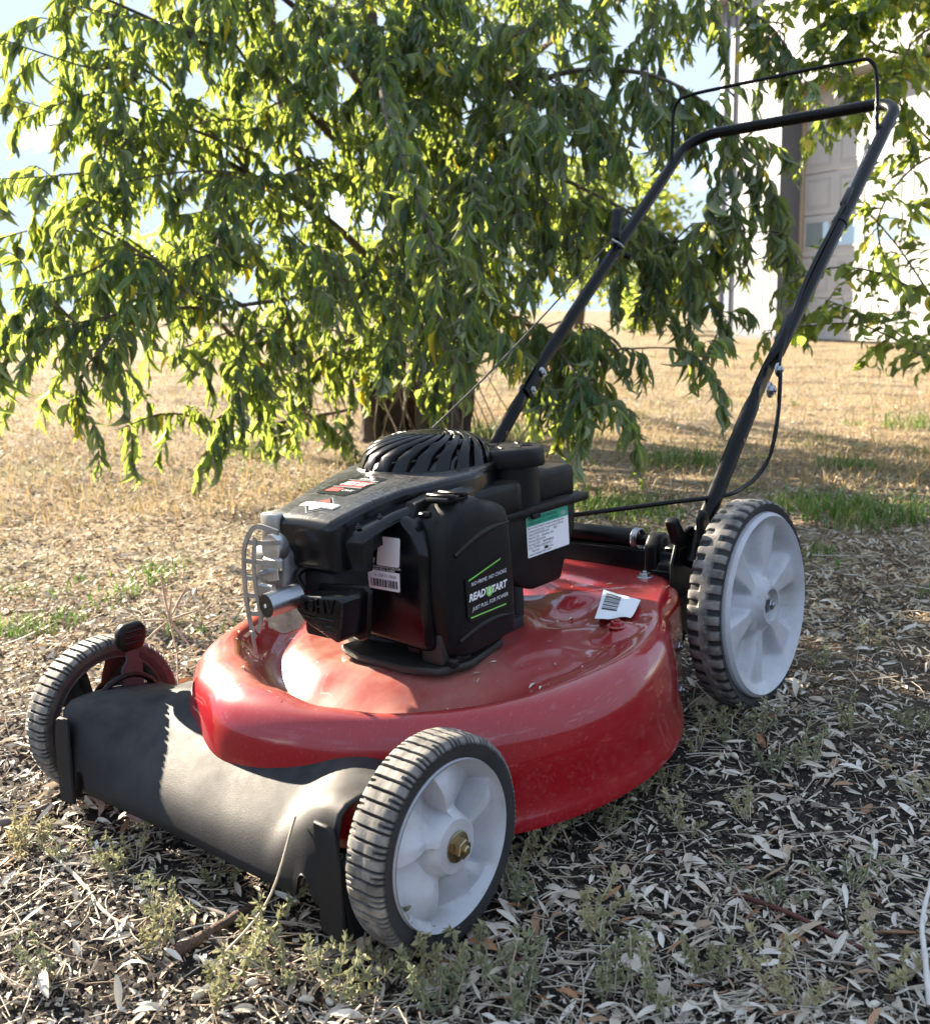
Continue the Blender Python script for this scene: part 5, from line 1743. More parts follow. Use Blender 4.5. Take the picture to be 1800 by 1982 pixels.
# diamond emblem on the nose: baseline runs along -y (towards the near side), up is +x
EMX, EMY = 0.126, -0.018
def em(lst, k=1.0): return [(EMX + v * 1.3 * k, EMY - u * 1.0 * k) for u, v in lst]
out_ = [(-.030, .0052), (-.017, .0062), (0, .0175), (.017, .0062), (.030, .0052), (.033, 0), (.030, -.0052), (.017, -.0062), (0, -.0175), (-.017, -.0062), (-.030, -.0052), (-.033, 0)]
e1 = decal('emblem', em(out_, 1.0), M['label_grey'], engine, 0.0006)
decal('emblem_field', em(out_, 0.92), M['label_black'], engine, 0.0009)
decal('emblem_diamond', em([(-.013, .0062), (0, .0148), (.013, .0062)], 0.9), M['label_red'], engine, 0.0012)
decal('emblem_diamond', em([(-.013, -.0062), (.013, -.0062), (0, -.0148)], 0.9), M['label_grey'], engine, 0.0012)
decal('emblem_band', em([(-.029, .0046), (.029, .0046), (.0315, 0), (.029, -.0046), (-.029, -.0046), (-.0315, 0)], 0.97), M['label_white'], engine, 0.0012)
decal_text('emblem_lettering', 'BRIGGS&STRATTON', 0.0066, EMX - 0.0024, EMY, M['ink'], engine, 0.0016, (0, -1), (1, 0), 0, 0.0)
# recessed plate with the printed red decal
decal('decal_plate', [(0.160, 0.026), (0.157, -0.028), (0.172, -0.036), (0.228, -0.034), (0.236, 0.020), (0.204, 0.030)], M['label_black'], engine, 0.0006)
decal('decal_red', [(0.188, 0.014), (0.186, -0.029), (0.205, -0.032), (0.209, 0.010)], M['label_red'], engine, 0.0010)
decal('decal_red', [(0.168, 0.019), (0.168, -0.006), (0.180, -0.006), (0.180, 0.017)], M['label_red'], engine, 0.0010)
decal('decal_stripe', [(0.2110, 0.020), (0.2110, -0.034), (0.2128, -0.034), (0.2128, 0.020)], M['label_grey'], engine, 0.0010)
decal('decal_stripe', [(0.1835, 0.020), (0.1835, -0.031), (0.1853, -0.031), (0.1853, 0.020)], M['label_grey'], engine, 0.0010)
decal_text('decal_lettering', '725', 0.017, 0.1905, 0.003, M['ink_white'], engine, 0.0014, (0, -1), (1, 0), 0.3, 0.0002)
decal_text('decal_lettering', 'EX', 0.014, 0.1912, -0.0215, M['ink_white'], engine, 0.0014, (0, -1), (1, 0), 0.3, 0.0001)
decal_text('decal_lettering', 'SERIES', 0.0085, 0.2150, -0.006, M['ink_white'], engine, 0.0012, (0, -1), (1, 0), 0.2)
decal_text('decal_lettering', 'OHV', 0.009, 0.1700, -0.0180, M['ink_white'], engine, 0.0012, (0, -1), (1, 0), 0.2)

# recoil dome with swept vanes
def recoil():
    cx, cy, z0 = EX, EY, 0.3975
    Rb, H_ = 0.092, 0.0475
    def dome(r):
        q = min(1, r / Rb)
        return z0 + 0.010 + (H_ - 0.010) * (1 - q ** 3.2) ** 0.62 if q < 1 else z0 + 0.010
    prof = [(Rb + 0.006, z0 - 0.006), (Rb + 0.006, z0 + 0.002), (Rb + 0.003, z0 + 0.005), (Rb, z0 + 0.005), (Rb - 0.004, z0 + 0.004)]
    V, F = lathe_arrays(prof, (cx, cy, 0), 'z', 72, False)
    o = mesh('recoil_cover', V, F, M['black_shell'], engine, None, 40)
    inner = [(Rb - 0.004, z0 + 0.003), (Rb - 0.010, z0 + 0.014), (Rb - 0.03, z0 + 0.024), (0.02, z0 + 0.030)]
    V, F = lathe_arrays(inner, (cx, cy, 0), 'z', 40, True)
    mesh('flywheel_screen', V, F, M['label_black'], o)
    # flat centre plate
    V, F = lathe_arrays([(0.034, z0 + H_ - 0.006), (0.034, z0 + H_ - 0.0012), (0.031, z0 + H_), (0.004, z0 + H_ + 0.0008)], (cx, cy, 0), 'z', 40)
    mesh('centre_plate', V, F, M['black_shell'], o)
    n = 20
    for k in range(n):
        a0 = 2 * PI * k / n
        rings = []
        m = 11
        for i in range(m):
            t = i / (m - 1)
            r = 0.031 + (Rb + 0.001 - 0.031) * t
            a = a0 + 1.15 * (1 - t) ** 1.15
            zz = dome(r) if t < 0.999 else z0 + 0.004
            wd = (0.0034 + 0.0060 * t)
            d = Vector((-math.sin(a), math.cos(a), 0)); c = Vector((cx + r * math.cos(a), cy + r * math.sin(a), zz))
            rings.append([c - d * wd, c - d * wd * 0.7 + Vector((0, 0, 0.0012)), c + d * wd * 0.7 + Vector((0, 0, 0.0012)), c + d * wd, c + d * wd + Vector((0, 0, -0.006)), c - d * wd + Vector((0, 0, -0.006))])
        loft('vane', rings, M['black_shell'], o, True, 40)
    # ring that ties the vanes together half way up
    pr = [(0.066, dome(0.066) - 0.005), (0.064, dome(0.064) - 0.001), (0.069, dome(0.069) - 0.001), (0.071, dome(0.071) - 0.005)]
    V, F = lathe_arrays(pr, (cx, cy, 0), 'z', 60, False)
    mesh('tie_ring', V, F, M['black_shell'], o, None, 60)
recoil()

for k in range(5):
    a = 2 * PI * k / 5 + 0.5
    hexbolt('cover_screw', (EX + 0.1045 * math.cos(a), EY + 0.1045 * math.sin(a), 0.4015), 'z', M['dark_iron'], engine, 0.0035, False, 0.003)
for x_, y_ in ((0.118, -0.092), (0.150, -0.096)):
    hexbolt('cover_screw', (x_, y_, 0.3600 + (x_ - 0.118) * 0.2), 'z', M['dark_iron'], engine, 0.0038, False, 0.003)
# air filter: back plate, cover, latch, printed label
bm = bm_prism([(0.178, 0.200), (0.174, 0.300), (0.176, 0.356), (0.190, 0.380), (0.24, 0.388), (0.31, 0.36), (0.315, 0.21), (0.28, 0.198), (0.18, 0.197)], 1, -0.1195, -0.100, 0.0025, 2)
from_bm('filter_base', bm, M['tank_plastic'], engine)


def filter_cover():
    # rounded box in section; the near face at y = -0.170, tapering towards it
    def outline(k, dy):
        base = [(0.181, 0.222), (0.176, 0.270), (0.178, 0.315), (0.184, 0.348), (0.199, 0.371), (0.220, 0.382), (0.248, 0.383), (0.266, 0.374), (0.292, 0.368), (0.305, 0.355), (0.308, 0.32),
                (0.311, 0.27), (0.309, 0.205), (0.298, 0.195), (0.25, 0.191), (0.215, 0.189), (0.190, 0.195)]
        cx, cz = 0.235, 0.29
        pts = smooth_path([Vector((q[0], 0, q[1])) for q in base + base[:1]], 4)[:-1]
        out = []
        for q in pts:
            x, z = cx + (q.x - cx) * k, cz + (q.z - cz) * k
            y = dy
            # curl of the front edge towards the engine
            if x < 0.215: y += 0.030 * ((0.215 - x) / 0.045) ** 1.5 * (0.35 if dy < -0.15 else 0.1)
            out.append((x, y, z))
        return out
    rings = [outline(0.99, -0.1245), outline(1.0, -0.130), outline(1.0, -0.146), outline(0.985, -0.156), outline(0.955, -0.1640), outline(0.91, -0.1685), outline(0.84, -0.1705), outline(0.70, -0.1712), outline(0.4, -0.1715)]
    o = loft('air_filter_cover', rings, M['tank_plastic'], engine, True, 60)
    # raised flowing ribs across the face
    for zz, dz in ((0.325, 0.022), (0.222, 0.008)):
        pts = [Vector((0.196 + 0.105 * t, -0.1692 - 0.001 * math.sin(PI * t), zz - 0.006 + dz * t + 0.008 * math.sin(PI * t))) for t in [k / 10 for k in range(11)]]
        V, F = tube_arrays(pts, [0.0045 * (0.35 + 0.65 * math.sin(PI * min(1, .1 + .9 * t))) for t in [k / 10 for k in range(11)]], 10)
        mesh('rib', V, F, M['tank_plastic'], o, None, 80)
    bm = bm_box(0.196, 0.238, -0.160, -0.128, 0.3795, 0.3865, 0.002)
    bm_box(0.203, 0.211, -0.165, -0.122, 0.3845, 0.390, 0.0015, 1, bm)
    bm_box(0.224, 0.232, -0.165, -0.122, 0.3845, 0.390, 0.0015, 1, bm)
    bm_box(0.172, 0.184, -0.150, -0.136, 0.366, 0.3735, 0.002, 1, bm)
    from_bm('latch', bm, M['black_plastic'], o)
    bm = bm_box(0.196, 0.222, -0.164, -0.140, 0.186, 0.200, 0.003)
    bm_box(0.186, 0.196, -0.168, -0.15, 0.186, 0.196, 0.002, 1, bm)
    from_bm('foot_clip', bm, M['tank_plastic'], o)
filter_cover()


def flat_plate(name, pts, axis, at, th, mat, parent, bevel=0):
    """thin printed label: polygon in the two other axes at a level of axis, thickness th towards the viewer side"""
    bm = bm_prism(pts, axis, at, at + th, 0)
    return from_bm(name, bm, mat, parent, None, 30)


def face_text(name, s, size, org, u, v, mat, parent, align='LEFT', shear=0.0, bold=0.0):
    V, F = text_verts(s, size, align, shear, bold)
    o_, u_, v_ = Vector(org), Vector(u), Vector(v)
    return mesh(name, [o_ + u_ * q.x + v_ * q.y for q in V], F, mat, parent, None, None)


# label on the filter cover
YL = -0.1722
flat_plate('printed_label', [(0.2085, 0.289), (0.2090, 0.243), (0.2150, 0.237), (0.2860, 0.2375), (0.2860, 0.297), (0.280, 0.3035), (0.2740, 0.303)], 1, YL - 0.0006, 0.0006, M['label_black'], engine)
YT = YL - 0.0009
face_text('label_lettering', 'NO PRIME. NO CHOKE.', 0.0066, (0.2175, YT, 0.2785), (1, 0, 0.04), (0.04, 0, 1), M['ink_white'], engine, 'LEFT', 0.2)
face_text('label_lettering', 'READY', 0.0122, (0.2125, YT, 0.2610), (1, 0, 0.04), (0, 0, 1), M['ink_white'], engine, 'LEFT', 0.2, 0.0005)
face_text('label_lettering', 'TART', 0.0122, (0.2545, YT, 0.2620), (1, 0, 0.04), (0, 0, 1), M['ink_white'], engine, 'LEFT', 0.2, 0.0005)
face_text('label_lettering', 'JUST PULL FOR POWER', 0.0066, (0.2180, YT, 0.2485), (1, 0, 0.04), (0.04, 0, 1), M['ink_white'], engine, 'LEFT', 0.2)
V, F = lathe_arrays([(0.0062, YT - 0.0002), (0.0062, YT)], (0.2510, 0, 0.2652), 'y', 20)
mesh('label_ball', V, F, M['ink_green'], engine)
face_text('label_lettering', 'S', 0.0110, (0.2480, YT - 0.0005, 0.2620), (1, 0, 0), (0, 0, 1), M['ink_white'], engine, 'LEFT', 0.2, 0.0003)
bm = bm_prism([(0.2130, 0.2855), (0.2138, 0.2872), (0.2760, 0.3008), (0.2745, 0.2990)], 1, YT - 0.0002, YT)
bm_prism([(0.2140, 0.2405), (0.2140, 0.2420), (0.2820, 0.2425), (0.2820, 0.2410)], 1, YT - 0.0002, YT, 0, 1, bm)
from_bm('label_stripes', bm, M['ink_green'], engine)

# fuel tank
bm = bm_prism([(0.350, 0.325), (0.352, 0.255), (0.395, 0.2265), (0.425, 0.2165), (0.492, 0.2165), (0.500, 0.235), (0.533, 0.285), (0.537, 0.325)], 1, -0.110, 0.090, 0.006, 3)
tank = from_bm('fuel_tank', bm, M['tank_plastic'], engine)
bm = bm_box(0.342, 0.558, -0.1195, 0.098, 0.322, 0.3345, 0.0035, 2)
bm_box(0.415, 0.432, -0.1225, -0.117, 0.3185, 0.3245, 0.001, 1, bm)
from_bm('tank_flange', bm, M['tank_plastic'], tank)
bm = bm_prism([(0.290, -0.117), (0.276, -0.09), (0.290, -0.030), (0.32, -0.02), (0.40, -0.02), (0.412, -0.06), (0.410, -0.108), (0.396, -0.118)], 2, 0.3300, 0.3740, 0.012, 4)
from_bm('tank_top', bm, M['tank_plastic'], tank)
bm = bm_prism([(0.425, -0.104), (0.425, 0.080), (0.548, 0.080), (0.548, -0.104)], 2, 0.3300, 0.3775, 0.010, 4)
from_bm('tank_top', bm, M['tank_plastic'], tank)
lathe('filler_neck', [(0.041, 0.325), (0.0405, 0.36), (0.039, 0.398)], (0.4360, -0.070, 0), M['tank_plastic'], tank, 'z', 36)


def cap_ring(r, z):
    out = []
    for k in range(64):
        a = 2 * PI * k / 64
        f = 1 + 0.05 * math.copysign(abs(math.cos(4 * a)) ** 0.6, math.cos(4 * a))
        out.append((0.4360 + r * f * math.cos(a), -0.070 + r * f * math.sin(a), z))
    return out
cap = loft('fuel_cap', [cap_ring(0.0500, 0.3895), cap_ring(0.0510, 0.3925), cap_ring(0.0505, 0.4080), cap_ring(0.0485, 0.4125), cap_ring(0.0440, 0.4148), cap_ring(0.030, 0.4155), cap_ring(0.010, 0.4158)], M['tank_plastic'], engine, True, 42)
for k in range(8):
    a = 2 * PI * k / 8 + 0.2
    c = Vector((0.436 + 0.026 * math.cos(a), -0.070 + 0.026 * math.sin(a), 0.4157))
    d = Vector((math.cos(a + 0.7), math.sin(a + 0.7), 0)) * 0.009
    V, F = tube_arrays([c - d, c + d], 0.0016, 6)
    mesh('cap_rib', V, F, M['tank_plastic'], cap)
# emission label on the tank
YK = -0.1104
flat_plate('emission_label', [(0.4135, 0.2645), (0.4135, 0.3190), (0.4150, 0.3205), (0.5115, 0.3205), (0.5130, 0.3190), (0.5130, 0.2650), (0.5115, 0.2635), (0.4150, 0.2635)], 1, YK - 0.0006, 0.0006, M['label_white'], engine)
flat_plate('emission_label_band', [(0.4138, 0.3065), (0.4138, 0.3186), (0.4150, 0.3202), (0.5115, 0.3202), (0.5127, 0.3186), (0.5127, 0.3065)], 1, YK - 0.0010, 0.0003, M['label_green'], engine)
lines = ['Refer to owner\'s manual for maintenance, valve adjustments,', '& exhaust durability rating. The engine meets U.S. EPA and', 'California EXH/EVP SORE regs for          99299',
         'Model Year: 2016     Displacement: 163cc', 'Exh Family: GBSXS.1631VA', 'Evp Family: GWV5      GBSXPNHENG02', 'ECI #: 177279880 1STQH/T50177S 15', '       Wear Clean               % Less Clean', 'Emission Compliance Period: 125 hrs']
for k, s_ in enumerate(lines):
    face_text('label_lettering', s_, 0.0044, (0.4155, YK - 0.0010, 0.3025 - 0.0046 * k), (0.80, 0, 0), (0, 0, 1), M['ink'], engine)
face_text('label_lettering', 'EMISSION CONTROL INFORMATION', 0.0052, (0.418, YK - 0.0014, 0.3140), (0.78, 0, 0), (0, 0, 1), M['ink'], engine)
face_text('label_lettering', 'BRIGGS & STRATTON CORPORATION', 0.0052, (0.418, YK - 0.0014, 0.3085), (0.78, 0, 0), (0, 0, 1), M['ink'], engine)
bm = bm_prism([(0.452, 0.2695), (0.460, 0.2695), (0.460, 0.2735), (0.452, 0.2735)], 1, YK - 0.0012, YK - 0.0009)
from_bm('label_bar', bm, M['ink'], engine)
bm = bm_prism([(0.493, 0.3125), (0.500, 0.3165), (0.507, 0.3125), (0.500, 0.3085)], 1, YK - 0.0014, YK - 0.0010)
from_bm('label_emblem', bm, M['label_grey'], engine)
# carburettor, clamp and fuel pipe between filter and tank
bm = bm_box(0.30, 0.42, -0.095, -0.03, 0.190, 0.250, 0.006)
lathe_v, lathe_f = lathe_arrays([(0.011, 0.185), (0.012, 0.20), (0.0115, 0.235)], (0.400, -0.095, 0), 'z', 16)
vs = [bm.verts.new(q) for q in lathe_v]
for f_ in lathe_f: bm.faces.new([vs[i] for i in f_])
from_bm('carburettor', bm, M['dark_cast'], engine)
bm = bm_box(0.325, 0.385, -0.120, -0.040, 0.176, 0.192, 0.002)
from_bm('carburettor_bracket', bm, M['dark_cast'], engine)
tube('pipe_clip', [(0.326, -0.122, 0.246), (0.324, -0.124, 0.232), (0.330, -0.125, 0.226), (0.338, -0.125, 0.230), (0.338, -0.123, 0.246)], 0.0018, M['zinc'], engine, 8)
hexbolt('carburettor_bolt', (0.345, -0.100, 0.192), 'z', M['zinc'], engine, 0.006, False)

# white labels on the housing below the nose (the square code is left off)
XL = 0.1655
def face_x(name, pts, mat, off=0.0006):
    bm = bm_prism([(q[0], q[1]) for q in pts], 0, XL - off, XL - off + 0.0005)
    return from_bm(name, bm, mat, engine, None, 30)
face_x('printed_label', [(-0.0470, 0.3440), (-0.0470, 0.2750), (-0.1080, 0.2720), (-0.1120, 0.3060), (-0.1120, 0.3440)], M['label_black'], 0.0005)
face_x('serial_label', [(-0.0800, 0.3415), (-0.0770, 0.3405), (-0.0700, 0.3070), (-0.0720, 0.3055), (-0.1060, 0.3055), (-0.1080, 0.3075), (-0.1120, 0.3395), (-0.1105, 0.3415)], M['label_white'], 0.0010)
face_x('serial_label', [(-0.0535, 0.2985), (-0.0545, 0.2770), (-0.0565, 0.2755), (-0.1050, 0.2755), (-0.1065, 0.2770), (-0.1075, 0.2985)], M['label_white'], 0.0010)
bm = bmesh.new()
y = -0.0585
rr = random.Random(4)
while y > -0.1030:
    wd = rr.choice((0.0006, 0.0010, 0.0018, 0.0026))
    bm_prism([(y, 0.2790), (y - wd, 0.2790), (y - wd, 0.2885), (y, 0.2885)], 0, XL - 0.0013, XL - 0.0011, 0, 1, bm)
    y -= wd + rr.choice((0.0006, 0.0011, 0.0016))
from_bm('barcode', bm, M['ink'], engine)
face_text('label_lettering', '16 1208 51 43660', 0.0052, (XL - 0.0013, -0.0640, 0.2915), (0, -1, 0), (0, 0, 1), M['ink'], engine)
face_text('label_lettering', 'BRIGGSANDSTRATTON.COM', 0.0039, (XL - 0.0008, -0.0580, 0.3022), (0, -1, 0), (0, 0, 1), M['ink_white'], engine)
face_text('label_lettering', 'ENGINE SERIAL NUMBER', 0.0037, (XL - 0.0008, -0.0600, 0.2990), (0, -1, 0), (0, 0, 1), M['ink_white'], engine)
bm = bm_prism([(-0.0600, 0.3395), (-0.0660, 0.3395), (-0.0660, 0.3270), (-0.0600, 0.3270)], 0, XL - 0.0008, XL - 0.0006)
bm_prism([(-0.0590, 0.3180), (-0.0680, 0.3130), (-0.0650, 0.3060)], 0, XL - 0.0008, XL - 0.0006, 0, 1, bm)
from_bm('label_symbol', bm, M['label_grey'], engine)

# cylinder head, valve cover with its embossed letters
bm = bm_box(0.108, 0.20, -0.054, 0.005, 0.222, 0.305, 0.006)
from_bm('cylinder_head', bm, M['dark_cast'], engine)
VCX = 0.066
vc = [(-0.0325, 0.2830), (-0.0370, 0.2875), (-0.1080, 0.2940), (-0.1135, 0.2890), (-0.1050, 0.2435), (-0.0990, 0.2395), (-0.0440, 0.2580), (-0.0330, 0.2680)]
bm = bm_prism(vc, 0, VCX, 0.104, 0.0055, 3)
valve = from_bm('valve_cover', bm, M['black_shell'], engine)
bm = bm_prism([(-0.028, 0.2855), (-0.034, 0.2920), (-0.112, 0.2995), (-0.121, 0.2930), (-0.118, 0.2750), (-0.112, 0.2380), (-0.100, 0.2320), (-0.040, 0.2520), (-0.028, 0.2560)], 0, 0.1015, 0.109, 0.002, 1)
from_bm('cover_rim', bm, M['black_plastic'], valve)
face_v = Vector((0, -1, 0.10)); up_v = Vector((0, 0, 1))
V, F = text_verts('OHV', 0.0255, 'LEFT', 0.0, -0.0002)
bmt = bmesh.new()
vs = [bmt.verts.new(Vector((VCX + 0.0005, -0.0470, 0.2680)) + face_v * q.x + up_v * q.y) for q in V]
for f_ in F:
    try: bmt.faces.new([vs[i] for i in f_])
    except ValueError: pass
ex = bmesh.ops.extrude_face_region(bmt, geom=list(bmt.faces))
for g in ex['geom']:
    if isinstance(g, bmesh.types.BMVert): g.co.x -= 0.0030
from_bm('embossed_letters', bmt, M['tank_plastic'], valve, None, 30)
bm = bm_box(VCX - 0.0015, VCX + 0.002, -0.098, -0.046, 0.2635, 0.2665, 0.001, 1)
bm_box(VCX - 0.0015, VCX + 0.002, -0.096, -0.072, 0.2560, 0.2585, 0.001, 1, bm)
bm_box(VCX - 0.0015, VCX + 0.002, -0.096, -0.074, 0.2500, 0.2525, 0.001, 1, bm)
from_bm('cover_rib', bm, M['black_shell'], valve)
# spark plug lead
tube('spark_lead', smooth_path([(0.085, -0.028, 0.285), (0.090, -0.010, 0.300), (0.100, -0.012, 0.309), (0.118, -0.024, 0.312)], 6), 0.0045, M['black_plastic'], engine)

# muffler, pierced guard and the exhaust pipe
bm = bm_box(0.074, 0.150, -0.004, 0.056, 0.238, 0.336, 0.012, 3)
from_bm('muffler', bm, M['muffler_steel'], engine)
bm = bm_box(0.088, 0.125, 0.018, 0.050, 0.336, 0.3735, 0.003, 2)
from_bm('heat_shield', bm, M['guard_metal'], engine)


def guard():
    bm = bmesh.new()
    xg = 0.056

    def strip(path, w, th=0.0022):
        """flat metal strip lying in the guard's plane; path of (y, z)"""
        rings = []
        for i in range(len(path)):
            a, b = path[max(i - 1, 0)], path[min(i + 1, len(path) - 1)]
            d = Vector((0, b[0] - a[0], b[1] - a[1])).normalized(); nn = Vector((0, -d.z, d.y))
            c = Vector((xg + (path[i][2] if len(path[i]) > 2 else 0), path[i][0], path[i][1]))
            rings.append([c + nn * w / 2 - Vector((th / 2, 0, 0)), c - nn * w / 2 - Vector((th / 2, 0, 0)), c - nn * w / 2 + Vector((th / 2, 0, 0)), c + nn * w / 2 + Vector((th / 2, 0, 0))])
        vs = [[bm.verts.new(q) for q in r_] for r_ in rings]
        for i in range(len(vs) - 1):
            for k in range(4): bm.faces.new((vs[i][k], vs[i][(k + 1) % 4], vs[i + 1][(k + 1) % 4], vs[i + 1][k]))
        bm.faces.new(vs[0][::-1]); bm.faces.new(vs[-1])
    sm = lambda L: [(q.x, q.y, q.z) for q in smooth_path([Vector(p_) for p_ in L], 5)]
    strip(sm([(-0.020, 0.361, .003), (0.012, 0.366, 0), (0.030, 0.356, 0), (0.0425, 0.335, 0), (0.0465, 0.300, 0), (0.0445, 0.262, 0), (0.0390, 0.236, 0), (0.0330, 0.228, 0)]), 0.0062)
    strip(sm([(0.020, 0.352, .0004), (0.026, 0.325, .0004), (0.026, 0.290, .0004), (0.021, 0.255, .0004), (0.028, 0.236, .0004)]), 0.0060)
    for z, y1, y0 in ((0.345, 0.037, -0.020), (0.3215, 0.0440, -0.018), (0.300, 0.0450, 0.020), (0.279, 0.0450, 0.018), (0.257, 0.043, 0.016)):
        strip(sm([(y1, z, .0008), ((y0 + y1) / 2, z + 0.001, .0018), (y0, z + 0.004, .0045)]), 0.0056)
    bm_box(xg + 0.002, xg + 0.010, -0.020, 0.014, 0.315, 0.330, 0.003, 1, bm)
    bm_box(xg - 0.002, xg + 0.006, -0.006, 0.022, 0.281, 0.297, 0.002, 1, bm)
    bm_prism([(0.042, 0.236), (0.037, 0.236), (0.0345, 0.208), (0.0365, 0.206)], 0, xg - 0.002, xg + 0.002, 0.0005, 1, bm)
    from_bm('muffler_guard', bm, M['guard_metal'], engine, None, 30)
guard()
lathe('muffler_canister', [(0.0165, 0.060), (0.0165, 0.074), (0.015, 0.076)], (0, -0.002, 0.340), M['steel'], engine, 'x', 24)
lathe('bracket_stud', [(0.0035, 0.046), (0.0035, 0.066)], (0, 0.004, 0.312), M['zinc'], engine, 'x', 10)
bm = bm_prism([(0.016, 0.322), (0.018, 0.304), (0.004, 0.300), (-0.014, 0.304), (-0.014, 0.324), (0.006, 0.326)], 0, 0.0585, 0.0605, 0.0006, 1)
from_bm('muffler_bracket', bm, M['steel'], engine)
ep = Vector((0.030, -0.0245, 0.2820)); ed = Vector((1, -0.10, 0.06)).normalized()
pipe_o = tube('exhaust_pipe', [ep, ep + ed * 0.002, ep + ed * 0.044], 0.0142, M['zinc'], engine, 28)
tube('pipe_mouth', [ep - ed * 0.0006, ep + ed * 0.001], 0.0135, M['label_black'], pipe_o, 28)
tube('mouth_rivet', [ep - ed * 0.0014, ep], 0.0022, M['label_white'], pipe_o, 10)
bm = bm_prism([(0.03, 0.236), (0.03, 0.262), (-0.03, 0.275), (-0.045, 0.262), (-0.03, 0.243), (0.0, 0.232)], 0, 0.072, 0.078, 0.002, 1)
from_bm('deflector', bm, M['steel'], engine)
bm = bm_box(0.18, 0.215, -0.155, -0.118, 0.187, 0.228, 0.006)
from_bm('tappet_block', bm, M['dark_iron'], engine)

# ---- handle
def flat_tube(name, pts, r, mat, parent, flat_a=None, flat_b=None, seg=14):
    """tube whose end a and/or b is pressed flat sideways (thin along y)"""
    path = []
    pts = [Vector(q) for q in pts]
    for i in range(len(pts) - 1):
        n = 8
        for k in range(n): path.append(pts[i].lerp(pts[i + 1], k / n))
    path.append(pts[-1])
    L = [0]
    for i in range(1, len(path)): L.append(L[-1] + (path[i] - path[i - 1]).length)
    tot = L[-1]
    V, F = [], []
    t0 = (path[1] - path[0]).normalized()
    for i, q in enumerate(path):
        t = (path[min(i + 1, len(path) - 1)] - path[max(i - 1, 0)]).normalized()
        yv = Vector((0, 1, 0)); yv = (yv - t * yv.dot(t)).normalized(); w = t.cross(yv)
        f = 0.0
        if flat_a: f = max(f, float(smoothstep(flat_a * 1.35, flat_a * 0.75, L[i])))
        if flat_b: f = max(f, float(smoothstep(flat_b * 1.35, flat_b * 0.75, tot - L[i])))
        for k in range(seg):
            a = 2 * PI * k / seg
            V.append(q + yv * (math.cos(a) * r * (1 - 0.70 * f)) + w * (math.sin(a) * r * (1 + 0.28 * f)))
    n = len(path)
    for i in range(n - 1):
        for k in range(seg):
            k2 = (k + 1) % seg
            F.append((i * seg + k, i * seg + k2, (i + 1) * seg + k2, (i + 1) * seg + k))
    F.append(tuple(range(seg))[::-1]); F.append(tuple((n - 1) * seg + k for k in range(seg)))
    return mesh(name, V, F, mat, parent, None, 50)


YH = 0.2400
HX, HZ = 1.612, 1.006
dirU = (Vector((HX, 0, HZ)) - Vector((0.960, 0, 0.507)))
b1, b2 = (0.8978, 0.4535), (0.9322, 0.4840)
for s_ in (-1, 1):
    o = flat_tube('lower_handle', [(0.640, s_ * (YH - 0.004), 0.2190), (0.700, s_ * (YH - 0.004), 0.2850), (0.8500, s_ * (YH - 0.004), 0.4200), (0.9450, s_ * (YH - 0.004), 0.4960)], 0.0127, M['black_paint'], mower, None, 0.085)
    lathe('adjuster_hole', [(0.0045, s_ * (YH - 0.004) - 0.0131), (0.0045, s_ * (YH - 0.004) - 0.0122)], (0.806, 0, 0.3815), M['label_black'], o, 'y', 14)
    hexbolt('handle_bolt', (b1[0], s_ * YH - 0.012, b1[1]), 'y-', M['zinc'], mower, 0.0085, True, 0.008 if s_ < 0 else 0.004)
    hexbolt('handle_bolt', (b2[0], s_ * YH - 0.012, b2[1]), 'y-', M['zinc'], mower, 0.0078, True, 0.006)
    hexbolt('handle_bolt', (b1[0], s_ * YH + 0.010, b1[1]), 'y', M['zinc'], mower, 0.0075, True, 0.005)
# upper handle: one bent tube
def bent(a, b, c, r, n=8):
    """round the corner b"""
    u = (a - b).normalized(); v = (c - b).normalized()
    half = math.acos(max(-1, min(1, u.dot(v)))) / 2
    d = r / math.tan(half)
    cen = b + (u + v).normalized() * (r / math.sin(half))
    p0, p1 = b + u * d, b + v * d
    out = []
    for k in range(n + 1):
        t = k / n
        q = (p0.lerp(p1, t) - cen)
        out.append(cen + q.normalized() * r)
    return out


lo_n, lo_f = Vector((0.884, -YH + 0.007, 0.4465)), Vector((0.884, YH - 0.012, 0.4465))
knee_n, knee_f = Vector((0.962, -YH, 0.513)), Vector((0.962, YH, 0.513))
cn, cf = Vector((HX, -0.2438, HZ)), Vector((HX, 0.2438, HZ))
ctr_n = bent(knee_n, cn, cf, 0.055)
ctr_f = bent(cn, cf, knee_f, 0.075)
up_path = [lo_n, Vector((0.905, -YH + 0.007, 0.4645)), Vector((0.925, -YH + 0.006, 0.4820)), Vector((0.945, -YH + 0.003, 0.4995)), knee_n]
for k in range(1, 14): up_path.append(knee_n.lerp(ctr_n[0], k / 14))
up_path += ctr_n
for k in range(1, 8): up_path.append(ctr_n[-1].lerp(ctr_f[0], k / 8))
up_path += ctr_f
for k in range(1, 14): up_path.append(ctr_f[-1].lerp(knee_f, k / 14))
up_path += [knee_f, Vector((0.945, YH - 0.006, 0.4995)), Vector((0.925, YH - 0.011, 0.4820)), Vector((0.905, YH - 0.012, 0.4645)), lo_f]
V, F = tube_arrays(up_path, 0.0130, 16)
